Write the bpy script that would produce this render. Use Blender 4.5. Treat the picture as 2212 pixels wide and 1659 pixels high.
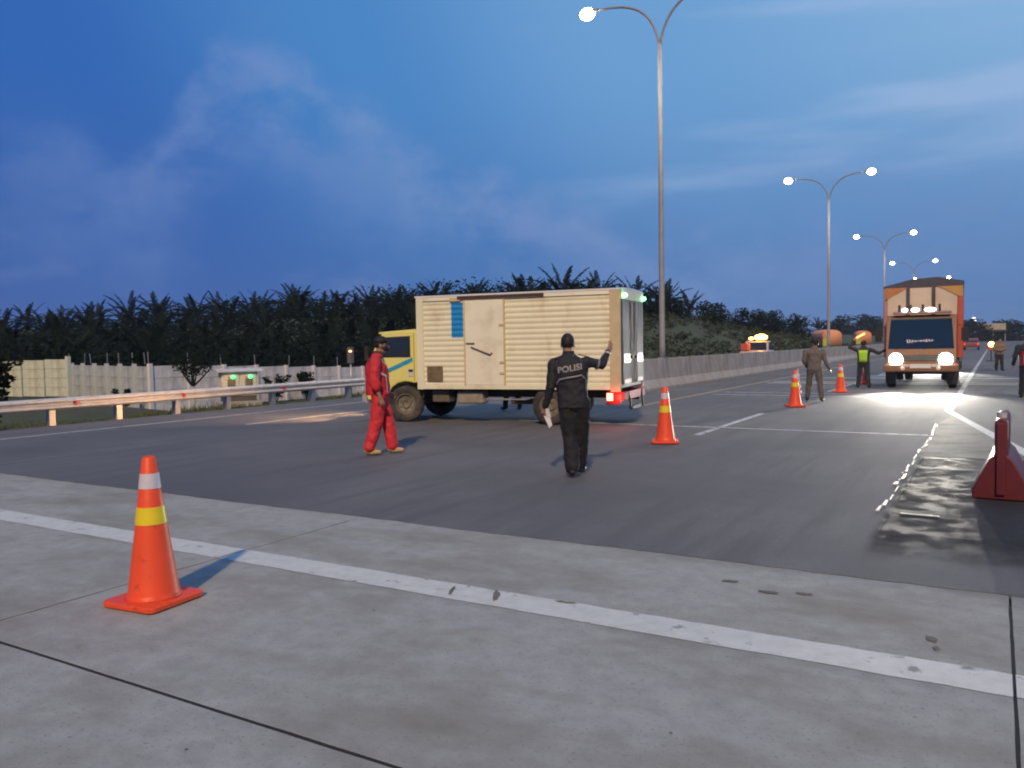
import bpy, bmesh, math, random
from mathutils import Vector, Matrix
R = math.radians
random.seed(7)
for o in list(bpy.data.objects): bpy.data.objects.remove(o)
scn = bpy.context.scene
COL = scn.collection

# ------------------------------------------------------------------ camera, sky, sun, exposure
cam = bpy.data.cameras.new('camera'); camo = bpy.data.objects.new('camera', cam); COL.objects.link(camo)
cam.lens = 36.0 * 1760 / 2212; cam.sensor_width = 36; cam.clip_end = 3000
yaw, pitch, roll = R(30.71), R(-2.74), R(1.0)
fw = Vector((-math.sin(yaw) * math.cos(pitch), math.cos(yaw) * math.cos(pitch), math.sin(pitch)))
r0 = Vector((math.cos(yaw), math.sin(yaw), 0)); u0 = r0.cross(fw)
rt = r0 * math.cos(roll) - u0 * math.sin(roll); up = r0 * math.sin(roll) + u0 * math.cos(roll)
mw = Matrix((rt, up, -fw)).transposed().to_4x4(); mw.translation = (0, 0, 1.62); camo.matrix_world = mw
scn.camera = camo

SUN_EL, SUN_AZ = R(36), R(156)          # azimuth clockwise from +Y: the light comes from behind the camera
sdir = Vector((math.sin(SUN_AZ) * math.cos(SUN_EL), math.cos(SUN_AZ) * math.cos(SUN_EL), math.sin(SUN_EL)))
sl = bpy.data.lights.new('sun', 'SUN'); sl.energy = 2.75; sl.angle = R(2.5); sl.color = (1.0, 0.74, 0.42)
so = bpy.data.objects.new('sun', sl); COL.objects.link(so); so.rotation_euler = sdir.to_track_quat('Z', 'Y').to_euler()

def build_world():
    w = bpy.data.worlds.new('World'); scn.world = w; w.use_nodes = True
    nt = w.node_tree; N = nt.nodes; L = nt.links; N.clear()
    out = N.new('ShaderNodeOutputWorld'); bg = N.new('ShaderNodeBackground'); L.new(bg.outputs[0], out.inputs[0])
    sky = N.new('ShaderNodeTexSky'); sky.sky_type = 'NISHITA'; sky.sun_disc = False
    sky.sun_elevation = SUN_EL; sky.sun_rotation = SUN_AZ; sky.air_density = 1.6; sky.dust_density = 0.4; sky.ozone_density = 4
    tc = N.new('ShaderNodeTexCoord')
    def math_(op, a, b=None, c=None, clamp=False):
        n = N.new('ShaderNodeMath'); n.operation = op; n.use_clamp = clamp
        for i, v in enumerate((a, b, c)):
            if v is None: continue
            if isinstance(v, (int, float)): n.inputs[i].default_value = v
            else: L.new(v, n.inputs[i])
        return n.outputs[0]
    def sstep(v, a, b):
        n = N.new('ShaderNodeMapRange'); n.interpolation_type = 'SMOOTHSTEP'; L.new(v, n.inputs[0])
        n.inputs[1].default_value = a; n.inputs[2].default_value = b; return n.outputs[0]
    def mix(f, a, b):
        n = N.new('ShaderNodeMix'); n.data_type = 'RGBA'
        for i, v in ((0, f), (6, a), (7, b)):
            if isinstance(v, (int, float)): n.inputs[i].default_value = v
            elif isinstance(v, tuple): n.inputs[i].default_value = v + (1,)
            else: L.new(v, n.inputs[i])
        return n.outputs[2]
    # direction turned so that +Y is the heading of the road's left fork of sky in view
    rot = N.new('ShaderNodeVectorRotate'); rot.rotation_type = 'Z_AXIS'; L.new(tc.outputs['Generated'], rot.inputs['Vector']); rot.inputs['Angle'].default_value = -yaw
    sx = N.new('ShaderNodeSeparateXYZ'); L.new(rot.outputs[0], sx.inputs[0])
    el = math_('ARCSINE', sx.outputs[2]); az = math_('ARCTAN2', sx.outputs[0], sx.outputs[1])
    def noise(scale, detail, rough, stretch=(1, 1, 1), rz=0, off=(0, 0, 0)):
        mp = N.new('ShaderNodeMapping'); L.new(rot.outputs[0], mp.inputs[0]); mp.inputs['Scale'].default_value = stretch
        mp.inputs['Rotation'].default_value = (0, rz, 0); mp.inputs['Location'].default_value = off
        n = N.new('ShaderNodeTexNoise'); L.new(mp.outputs[0], n.inputs['Vector']); n.inputs['Scale'].default_value = scale
        n.inputs['Detail'].default_value = detail; n.inputs['Roughness'].default_value = rough; return n.outputs['Fac']
    # afterglow: brighter towards the right and up
    glow = N.new('ShaderNodeVectorMath'); glow.operation = 'DOT_PRODUCT'; L.new(rot.outputs[0], glow.inputs[0])
    glow.inputs[1].default_value = Vector((0.62, 0.56, 0.55)).normalized()
    ramp = N.new('ShaderNodeValToRGB'); L.new(glow.outputs['Value'], ramp.inputs[0]); cr = ramp.color_ramp
    cr.interpolation = 'EASE'
    cr.elements[0].position = 0.0; cr.elements[0].color = (.018, .085, .36, 1)
    cr.elements[1].position = 1.0; cr.elements[1].color = (.26, .47, .74, 1)
    for p, c in ((.36, (.028, .130, .46, 1)), (.60, (.068, .238, .57, 1)), (.80, (.150, .350, .66, 1))):
        e = cr.elements.new(p); e.color = c
    base = mix(0.95, sky.outputs[0], ramp.outputs[0])
    # low haze band and the zenith
    base = mix(math_('MULTIPLY', sstep(el, .34, .0), .62), base, (.050, .120, .36))
    # mauve cumulus bank: under a line that falls from the upper left to the right
    n1 = noise(5.0, 6, .55, (1, 1, 1.2), 0, (2.3, 0.4, 1.1)); n2 = noise(15, 5, .6)
    azr = N.new('ShaderNodeMapRange'); L.new(az, azr.inputs[0]); azr.inputs[1].default_value = -.7; azr.inputs[2].default_value = .7
    er = N.new('ShaderNodeValToRGB'); L.new(azr.outputs[0], er.inputs[0]); ec = er.color_ramp; ec.interpolation = 'B_SPLINE'
    ec.elements[0].position = 0; ec.elements[0].color = (.25, .25, .25, 1); ec.elements[1].position = 1; ec.elements[1].color = (.06, .06, .06, 1)
    for a_, h_ in ((-.58, .23), (-.48, .21), (-.42, .17), (-.36, .30), (-.30, .37), (-.22, .31), (-.11, .245), (.06, .185), (.25, .13)):
        e = ec.elements.new((a_ + .7) / 1.4); e.color = (h_, h_, h_, 1)
    edge = math_('ADD', er.outputs[0], math_('MULTIPLY', math_('SUBTRACT', n1, .5), .20))
    edge = math_('ADD', edge, math_('MULTIPLY', math_('SUBTRACT', n2, .5), .09))
    top = math_('SUBTRACT', edge, el)
    bank = math_('MULTIPLY', math_('MULTIPLY', sstep(top, -.02, .035), sstep(top, .20, .0)), sstep(noise(9, 6, .62, (1, 1, 1.4), 0, (.7, 3.1, .2)), .33, .60))
    lowleft = sstep(az, .62, .1)
    bank = math_('MULTIPLY', bank, lowleft)
    base = mix(math_('MULTIPLY', math_('MULTIPLY', bank, sstep(az, -.75, -.2)), .52), base, (.215, .310, .58))
    # second soft veil low on the left
    n3 = noise(4.4, 5, .6, (1, 1, 2.2), 0, (5.1, 2.2, 0.3))
    veil = math_('MULTIPLY', sstep(n3, .50, .66), sstep(el, .30, .06))
    base = mix(math_('MULTIPLY', veil, .30), base, (.17, .25, .50))
    # streaks of high cloud on the right, climbing to the right
    n4 = noise(2.1, 4, .5, (.7, 1.0, 5.5), R(-13), (0.4, 1.7, 0.25))
    st = math_('MULTIPLY', sstep(n4, .46, .66), sstep(az, -.05, .30))
    st = math_('MULTIPLY', st, sstep(el, .04, .2))
    base = mix(math_('MULTIPLY', st, .60), base, (.36, .50, .76))
    L.new(base, bg.inputs[0]); bg.inputs[1].default_value = 1.0
    # the sky texture is physically bright: scale it before mixing
    sc = N.new('ShaderNodeVectorMath'); sc.operation = 'SCALE'; sc.inputs['Scale'].default_value = 0.06
    for l in list(L):
        if l.from_node == sky: ts = l.to_socket; L.remove(l); L.new(sc.outputs[0], ts)
    L.new(sky.outputs[0], sc.inputs[0])
build_world()
vs = scn.view_settings; vs.view_transform = 'Standard'; vs.look = 'None'; vs.exposure = 0; vs.gamma = 1
scn.cycles.use_denoising = True
scn.cycles.filter_width = 2.0
scn.cycles.use_adaptive_sampling = True; scn.cycles.adaptive_threshold = .03; scn.cycles.max_bounces = 5; scn.cycles.diffuse_bounces = 2; scn.cycles.glossy_bounces = 2; scn.cycles.transmission_bounces = 2; scn.cycles.volume_bounces = 0; scn.cycles.sample_clamp_indirect = 4; scn.cycles.caustics_reflective = False; scn.cycles.caustics_refractive = False

# ------------------------------------------------------------------ materials
MATS = {}
def M(name, col, rough=.6, metal=0., var=.15, scale=6., bump=0., bscale=60., col2=None, c2pos=(.45, .62), c2scale=None,
      c2stretch=(1, 1, 1), emit=None, es=0., spec=.5, coat=0., rvar=0., trans=0., alpha=1., col3=None, c3scale=1., c3pos=(.5, .7), c3stretch=(1, 1, 1)):
    if name in MATS: return MATS[name]
    m = bpy.data.materials.new(name); m.use_nodes = True; MATS[name] = m
    nt = m.node_tree; N = nt.nodes; L = nt.links; b = N['Principled BSDF']
    b.inputs['Roughness'].default_value = rough; b.inputs['Metallic'].default_value = metal
    b.inputs['Specular IOR Level'].default_value = spec; b.inputs['Coat Weight'].default_value = coat
    b.inputs['Transmission Weight'].default_value = trans; b.inputs['Alpha'].default_value = alpha
    tc = N.new('ShaderNodeTexCoord')
    def noise(s, d=5, stretch=(1, 1, 1)):
        mp = N.new('ShaderNodeMapping'); mp.inputs['Scale'].default_value = stretch; L.new(tc.outputs['Object'], mp.inputs[0])
        n = N.new('ShaderNodeTexNoise'); n.inputs['Scale'].default_value = s; n.inputs['Detail'].default_value = d
        n.inputs['Roughness'].default_value = .6; L.new(mp.outputs[0], n.inputs['Vector']); return n.outputs['Fac']
    c = None
    if var:
        hi = tuple(min(1, x * (1 + var)) for x in col); lo = tuple(x * (1 - var) for x in col)
        r = N.new('ShaderNodeValToRGB'); L.new(noise(scale), r.inputs[0])
        r.color_ramp.elements[0].position = .3; r.color_ramp.elements[0].color = lo + (1,)
        r.color_ramp.elements[1].position = .7; r.color_ramp.elements[1].color = hi + (1,); c = r.outputs[0]
    if col2:
        r = N.new('ShaderNodeMapRange'); L.new(noise(c2scale or scale, 6, c2stretch), r.inputs[0]); r.inputs[1].default_value = c2pos[0]; r.inputs[2].default_value = c2pos[1]
        mx = N.new('ShaderNodeMix'); mx.data_type = 'RGBA'; L.new(r.outputs[0], mx.inputs[0])
        if c: L.new(c, mx.inputs[6])
        else: mx.inputs[6].default_value = col + (1,)
        mx.inputs[7].default_value = col2 + (1,); c = mx.outputs[2]
    if col3:
        r = N.new('ShaderNodeMapRange'); L.new(noise(c3scale, 7, c3stretch), r.inputs[0]); r.inputs[1].default_value = c3pos[0]; r.inputs[2].default_value = c3pos[1]
        mx = N.new('ShaderNodeMix'); mx.data_type = 'RGBA'; L.new(r.outputs[0], mx.inputs[0]); L.new(c, mx.inputs[6]); mx.inputs[7].default_value = col3 + (1,); c = mx.outputs[2]
    if c: L.new(c, b.inputs['Base Color'])
    else: b.inputs['Base Color'].default_value = col + (1,)
    if rvar:
        r = N.new('ShaderNodeMapRange'); L.new(noise(scale * 1.7), r.inputs[0]); r.inputs[1].default_value = .3; r.inputs[2].default_value = .7
        r.inputs[3].default_value = max(.03, rough - rvar); r.inputs[4].default_value = min(1, rough + rvar); L.new(r.outputs[0], b.inputs['Roughness'])
    if bump:
        bm = N.new('ShaderNodeBump'); bm.inputs['Strength'].default_value = bump; bm.inputs['Distance'].default_value = .01
        L.new(noise(bscale, 4), bm.inputs['Height']); L.new(bm.outputs[0], b.inputs['Normal'])
    if emit:
        b.inputs['Emission Color'].default_value = emit + (1,); b.inputs['Emission Strength'].default_value = es
    return m

# ------------------------------------------------------------------ mesh helpers
class MB:
    def __init__(s): s.v = []; s.f = []
    def add(s, vs, fs):
        o = len(s.v); s.v += [tuple(v) for v in vs]; s.f += [tuple(i + o for i in f) for f in fs]; return s
    def box(s, x0, x1, y0, y1, z0, z1):
        return s.add([(x0, y0, z0), (x1, y0, z0), (x1, y1, z0), (x0, y1, z0), (x0, y0, z1), (x1, y0, z1), (x1, y1, z1), (x0, y1, z1)],
                     [(0, 3, 2, 1), (4, 5, 6, 7), (0, 1, 5, 4), (1, 2, 6, 5), (2, 3, 7, 6), (3, 0, 4, 7)])
    def prism(s, prof, a0, a1, axis='y'):
        """closed 2D profile swept along an axis. prof in (x,z) for axis y, (y,z) for x, (x,y) for z"""
        n = len(prof); mk = {'y': lambda p, a: (p[0], a, p[1]), 'x': lambda p, a: (a, p[0], p[1]), 'z': lambda p, a: (p[0], p[1], a)}[axis]
        vs = [mk(p, a0) for p in prof] + [mk(p, a1) for p in prof]
        fs = [(i, (i + 1) % n, n + (i + 1) % n, n + i) for i in range(n)] + [tuple(range(n))[::-1], tuple(range(n, 2 * n))]
        return s.add(vs, fs)
    def rings(s, rings, cap=True, close=True):
        n = len(rings[0]); vs = [p for r in rings for p in r]; fs = []
        for k in range(len(rings) - 1):
            for i in range(n if close else n - 1):
                j = (i + 1) % n; fs.append((k * n + i, k * n + j, (k + 1) * n + j, (k + 1) * n + i))
        if cap: fs += [tuple(range(n))[::-1], tuple(range((len(rings) - 1) * n, len(rings) * n))]
        return s.add(vs, fs)
    def tube(s, pts, rad, seg=8):
        pts = [Vector(p) for p in pts]; rads = rad if isinstance(rad, (list, tuple)) else [rad] * len(pts); rs = []
        ref = None
        for i, p in enumerate(pts):
            t = (pts[min(i + 1, len(pts) - 1)] - pts[max(i - 1, 0)]).normalized()
            if ref is None: ref = Vector((0, 0, 1)) if abs(t.z) < .9 else Vector((1, 0, 0))
            a = t.cross(ref).normalized(); b = t.cross(a).normalized(); ref = -b if False else ref
            rs.append([p + (a * math.cos(2 * math.pi * k / seg) + b * math.sin(2 * math.pi * k / seg)) * rads[i] for k in range(seg)])
        return s.rings(rs)
    def lathe(s, prof, seg=24, c=(0, 0, 0), axis='z'):
        rs = []
        for r, h in prof:
            ring = []
            for k in range(seg):
                a = 2 * math.pi * k / seg; x, y = r * math.cos(a), r * math.sin(a)
                ring.append((c[0] + x, c[1] + y, c[2] + h) if axis == 'z' else ((c[0] + x, c[1] + h, c[2] + y) if axis == 'y' else (c[0] + h, c[1] + x, c[2] + y)))
            rs.append(ring)
        return s.rings(rs)
    def capsule(s, p0, r0, p1, r1, seg=14, k=5):
        p0, p1 = Vector(p0), Vector(p1); d = p1 - p0; ln = max(d.length, 1e-5); t = d / ln
        ref = Vector((0, 0, 1)) if abs(t.z) < .9 else Vector((1, 0, 0)); a = t.cross(ref).normalized(); b = t.cross(a); rs = []
        for i in range(k + 1):
            an = -math.pi / 2 * (1 - (i + .15) / (k + .15)); rs.append((p0 + t * math.sin(an) * r0, math.cos(an) * r0))
        for i in range(k + 1):
            an = math.pi / 2 * i / (k + .15); rs.append((p1 + t * math.sin(an) * r1, math.cos(an) * r1))
        return s.rings([[c + (a * math.cos(2 * math.pi * q / seg) + b * math.sin(2 * math.pi * q / seg)) * r for q in range(seg)] for c, r in rs])
    def ellipsoid(s, c, rx, ry, rz, seg=18, k=10, M3=None):
        c = Vector(c); rs = []
        for i in range(k + 1):
            an = -math.pi / 2 + math.pi * (i + .02) / (k + .04)
            ring = []
            for q in range(seg):
                v = Vector((rx * math.cos(an) * math.cos(2 * math.pi * q / seg), ry * math.cos(an) * math.sin(2 * math.pi * q / seg), rz * math.sin(an)))
                ring.append(c + (M3 @ v if M3 else v))
            rs.append(ring)
        return s.rings(rs)
    def mesh(s, name, mat, smooth=False):
        me = bpy.data.meshes.new(name); me.from_pydata(s.v, [], s.f)
        bm = bmesh.new(); bm.from_mesh(me); bmesh.ops.recalc_face_normals(bm, faces=bm.faces); bm.to_mesh(me); bm.free()
        if mat: me.materials.append(mat)
        if smooth:
            for p in me.polygons: p.use_smooth = True
        return me
    def build(s, name, mat, parent=None, smooth=False, bevel=0., kind=None, seg=2, auto=None):
        o = bpy.data.objects.new(name, s.mesh(name, mat, smooth or bool(bevel))); COL.objects.link(o); o.parent = parent
        if bevel:
            b = o.modifiers.new('bevel', 'BEVEL'); b.width = bevel; b.segments = seg; b.limit_method = 'ANGLE'; b.angle_limit = R(35); b.harden_normals = True
        if auto:
            for p in o.data.polygons: p.use_smooth = True
            o.data.set_sharp_from_angle(angle=R(auto))
        if kind: o['kind'] = kind
        return o
def tag(o, label, cat, group=None):
    o['label'] = label; o['category'] = cat
    if group: o['group'] = group
    return o
def thing(name, label, cat, loc=(0, 0, 0), rz=0., group=None):
    o = bpy.data.objects.new(name, None); COL.objects.link(o); o.location = loc; o.rotation_euler = (0, 0, rz); o.empty_display_size = .2
    return tag(o, label, cat, group)
def struct(o): o['kind'] = 'structure'; return o
def place(me, name, parent, loc=(0, 0, 0), rz=0., rot=None, sc=None):
    o = bpy.data.objects.new(name, me); COL.objects.link(o); o.parent = parent; o.location = loc; o.rotation_euler = rot or (0, 0, rz)
    if sc: o.scale = sc
    return o
def copy_tree(o, parent=None):
    c = o.copy(); COL.objects.link(c); c.parent = parent
    for ch in [x for x in bpy.data.objects if x.parent == o]: copy_tree(ch, c)
    return c
def spot(name, parent, loc, aim, watts, color, size, blend=.6, radius=.1):
    l = bpy.data.lights.new(name, 'SPOT'); l.energy = watts; l.color = color; l.spot_size = size; l.spot_blend = blend; l.shadow_soft_size = radius
    o = bpy.data.objects.new(name, l); COL.objects.link(o); o.parent = parent; o.location = loc
    o.rotation_euler = (Vector(loc) - Vector(aim)).to_track_quat('Z', 'Y').to_euler(); return o
def sm(x, a, b):
    t = max(0, min(1, (x - a) / (b - a))); return t * t * (3 - 2 * t)
def lerp(a, b, t): return a + (b - a) * t

# base materials
asphalt = M('asphalt', (.148, .147, .150), .80, var=.22, scale=70, bump=.6, bscale=140, col2=(.100, .100, .107), c2scale=.30, c2pos=(.42, .66), rvar=.10, col3=(.112, .111, .116), c3scale=1.3, c3pos=(.46, .62), c3stretch=(2.4, .22, 1))
concrete = M('concrete_pavement', (.355, .358, .335), .86, var=.14, scale=7, bump=.5, bscale=90, col2=(.235, .228, .188), c2scale=1.1, c2pos=(.45, .70), c2stretch=(.7, 1.2, 1), col3=(.20, .198, .178), c3scale=48, c3pos=(.58, .70))
paint = M('road_paint', (.60, .615, .57), .65, var=.10, scale=9, bump=.3, bscale=120, col2=(.25, .25, .24), c2scale=7, c2pos=(.60, .68))
thinpaint = M('thin_road_paint', (.50, .50, .51), .65, var=.12, scale=6, col2=(.14, .14, .145), c2scale=5, c2pos=(.52, .66))
yellowpaint = M('yellow_road_paint', (.42, .30, .11), .65, var=.12, scale=6, col2=(.14, .125, .11), c2scale=4, c2pos=(.50, .68))
steel = M('galvanised_steel', (.50, .49, .47), .42, .75, var=.12, scale=5, rvar=.1)
steelpaint = M('weathered_rail', (.66, .61, .56), .5, .25, var=.12, scale=4, col2=(.33, .24, .17), c2scale=3, c2pos=(.58, .75), c2stretch=(1, .4, 3))
darkmetal = M('dark_metal', (.03, .03, .032), .5, .3, var=.2, scale=9)
rubber = M('tyre_rubber', (.035, .033, .031), .85, var=.2, scale=9, col2=(.11, .095, .075), c2scale=5, c2pos=(.4, .7))
glass = M('dark_glass', (.02, .03, .04), .08, spec=.8, var=0)
blackplastic = M('black_plastic', (.02, .02, .021), .45, var=.15)

# ------------------------------------------------------------------ terrain, road, pavement
def terrain(x, y):
    d = -.5107 * x + .8598 * y
    z = -.02
    if x < -18.3:
        z = lerp(-.02, -1.15, sm(-x, 18.6, 25))
        z += (.62 * sm(-x, 25, 31) * (1 - sm(y, 19.5, 23.5))) if y < 24 else 0        # mound under the left wall
        hill = min(3.6, max(0, d - 70) * .040) * sm(-x, 30, 55) * (1 - .55 * sm(y, 110, 240)) * (1 - sm(d, 200, 330))
        cut = lerp(0, lerp(5.4, 3.0, sm(y, 85, 190)), sm(-x, 18.5, 40)) * sm(y, 52, 84)
        z = max(z + hill, cut + hill * .25 - .02 + (-1.1 * sm(-x, 18.6, 25)) * (1 - sm(y, 45, 70))) if y > 45 else z + hill
    elif x > 11: z = -.1 - .3 * sm(x, 11, 16)
    else: z = -.25
    z += .10 * math.sin(x * .31 + y * .17) * sm(abs(x), 20, 30)
    return z
def graded(a, b, fine0, fine1, fs, cs):
    out = []; x = a
    while x < b:
        out.append(x); x += fs if fine0 <= x < fine1 else cs
    return out + [b]
def build_ground():
    xs = graded(-620, -200, 0, 0, 1, 30)[:-1] + graded(-200, -60, 0, 0, 1, 6)[:-1] + graded(-60, -18.6, 0, 0, 1, 1.5)[:-1] + [-18.55, -18.2, -17.9, 10.6, 11.2, 14, 20, 60, 200, 700]
    ys = graded(-200, -20, 0, 0, 1, 20)[:-1] + graded(-20, 70, 0, 0, 1, 2)[:-1] + graded(70, 220, 0, 0, 1, 5)[:-1] + graded(220, 1500, 0, 0, 1, 60)
    mb = MB(); nx = len(xs)
    vs = [(x, y, terrain(x, y)) for y in ys for x in xs]
    fs = [(j * nx + i, j * nx + i + 1, (j + 1) * nx + i + 1, (j + 1) * nx + i) for j in range(len(ys) - 1) for i in range(nx - 1)]
    mb.add(vs, fs)
    m = M('verge_grass', (.055, .068, .026), .9, var=.3, scale=1.2, bump=.8, bscale=25, col2=(.075, .060, .032), c2scale=.22, c2pos=(.5, .68))
    struct(mb.build('ground', m, smooth=True))
build_ground()

def build_road():
    random.seed(3)
    # asphalt sheet: ragged front edge lying over the concrete
    xs = [-18.0 + .12 * i for i in range(int(28.6 / .12) + 1)]
    front = [(x, 5.89 + .012 * math.sin(x * 2.1) + random.uniform(-.012, .012), .006) for x in xs]
    n = len(front); mb = MB()
    rows = [front] + [[(x, y, .006) for x in xs] for y in (6.4, 12, 24, 60, 200, 900)]
    mb.rings(rows, cap=False, close=False)
    # short return down to the slabs
    mb.add([p for p in front] + [(p[0], p[1], -.02) for p in front], [(i, i + 1, n + i + 1, n + i) for i in range(n - 1)])
    road = struct(mb.build('road', asphalt))
    # asphalt left of the plaza, in front of the slabs' left end
    def strip(name, x0, x1, y0, y1, mat, z=.0105, wob=0.):
        k = max(2, min(240, int((y1 - y0) / .5))) if (y1 - y0) > (x1 - x0) else max(2, int((x1 - x0) / .25)); m = MB(); a = []; b = []
        for i in range(k + 1):
            t = i / k
            if (y1 - y0) > (x1 - x0):
                y = lerp(y0, y1, t); a.append((x0 + random.uniform(-wob, wob), y, z)); b.append((x1 + random.uniform(-wob, wob), y, z))
            else:
                x = lerp(x0, x1, t); a.append((x, y0 + random.uniform(-wob, wob), z)); b.append((x, y1 + random.uniform(-wob, wob), z))
        m.rings([a, b], cap=False, close=False); o = m.build(name, mat, road); return o
    strip('edge_line', -16.20, -16.08, 5.9, 340, thinpaint, wob=.004)
    for y0, y1 in [(12.1, 17.3)] + [(12.1 + 13 * i, 17.1 + 13 * i) for i in range(1, 14)]: strip('lane_dash', -13.93, -13.81, y0, y1, thinpaint, wob=.004)
    strip('yellow_line', -7.86, -7.72, 19.2, 340, yellowpaint, wob=.006)
    strip('transverse_line', -10.2, -.95, 14.97, 15.10, thinpaint, wob=.008)
    for y0 in (13.7, 26.6, 39.5, 52.4, 65.3, 78.2, 91.1): strip('lane_dash', -4.50, -4.37, y0, y0 + 4.6, thinpaint, wob=.004)
    strip('edge_line', -.95, -.80, 20.2, 340, thinpaint, wob=.005)
    # rumble bars across the lanes under the orange truck
    for y0 in (24.4, 25.6): strip('rumble_bar', -7.4, -1.05, y0, y0 + .16, thinpaint, wob=.01)
    for y0 in (31.6, 32.6, 36.2): strip('rumble_bar', -7.5, 1.6, y0, y0 + .28, paint, wob=.01)
    # diagonal edge line opening to the right
    pts = [(-.94, 20.25), (-.80, 20.25), (.42, 12.6), (.56, 12.6)]
    m = MB(); m.add([(-.95, 20.2, .0112), (-.80, 20.2, .0112), (1.75, 4.9 + 1.1, .0112), (1.55, 4.9 + 1.1, .0112)], [(0, 1, 2, 3)]); m.build('edge_line', paint, road)
    return road
ROAD = build_road()

def build_pavement():
    random.seed(11)
    m = MB().box(-16.2, 16.2, -12, 5.7, -.3, -.0022); base = struct(m.build('pavement', M('joint_filler', (.02, .02, .019), .9, var=.2)))
    xs = [-15.78 + 5.29 * i for i in range(7)]; ys = [-11.1, -6.6, -2.1, 2.4, 5.92]
    for j in range(len(ys) - 1):
        for i in range(len(xs) - 1):
            g = .007; gx = .003; mb = MB(); dz = random.uniform(-.0008, .0012)
            ends = [-.012 + random.uniform(-.002, .002) for _ in range(4)]
            # long edges broken slightly
            def edge(p, q, nrm):
                k = 26; out = []
                for t in range(k):
                    a = t / k; w = random.uniform(0, .003) + (random.uniform(.0, .008) if random.random() < .12 else 0)
                    out.append((lerp(p[0], q[0], a) + nrm[0] * w, lerp(p[1], q[1], a) + nrm[1] * w))
                return out
            x0, x1, y0, y1 = xs[i] + gx, xs[i + 1] - gx, ys[j] + g, ys[j + 1] - g
            prof = edge((x0, y0), (x1, y0), (0, 1)) + edge((x1, y0), (x1, y1), (-1, 0)) + edge((x1, y1), (x0, y1), (0, -1)) + edge((x0, y1), (x0, y0), (1, 0))
            mb.prism(prof, -.2, dz, 'z'); mb.build('slab', concrete, base, bevel=.006, seg=1)
            if j == 3:
                k = 40; a = []; b = []
                for t in range(k + 1):
                    x = lerp(x0 + .004, x1 - .004, t / k); a.append((x, 4.215 + random.uniform(-.006, .006), .004)); b.append((x, 4.505 + random.uniform(-.006, .006), .004))
                q = MB(); q.rings([a, b], cap=False, close=False); q.build('painted_band', paint, base)
    # dark scrapes and stains that lie on the slabs
    stain = M('dark_stain', (.15, .145, .13), .8, var=.3, scale=9)
    def blot(x, y, rx, ry, rot=0., z=.0075):
        n = 22; q = MB(); vs = []
        for t in range(n):
            a = 2 * math.pi * t / n; r = random.uniform(.62, 1.1); px, py = rx * r * math.cos(a), ry * r * math.sin(a)
            vs.append((x + px * math.cos(rot) - py * math.sin(rot), y + px * math.sin(rot) + py * math.cos(rot), z))
        q.add(vs, [tuple(range(n))]); q.build('stain', stain, base)
    blot(-3.08, 4.36, .11, .014, R(115)); blot(-2.76, 4.40, .12, .024, R(118)); blot(-2.30, 4.485, .09, .016, .1)
    for x, y, a in ((-1.52, 5.40, .07), (-1.24, 5.27, .075), (-1.03, 5.34, .065)): blot(x, y, a, .03, .1)
    blot(-.28, 4.83, .035, .055, .3); blot(-.25, 4.70, .02, .04, .2)
    for _ in range(9):
        x, y = random.uniform(-4.5, .4), random.uniform(1.6, 4.0); q_ = random.choice([.004, .006, .008]); blot(x, y, q_ * 1.6, q_, random.uniform(0, 3))
build_pavement()

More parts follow.
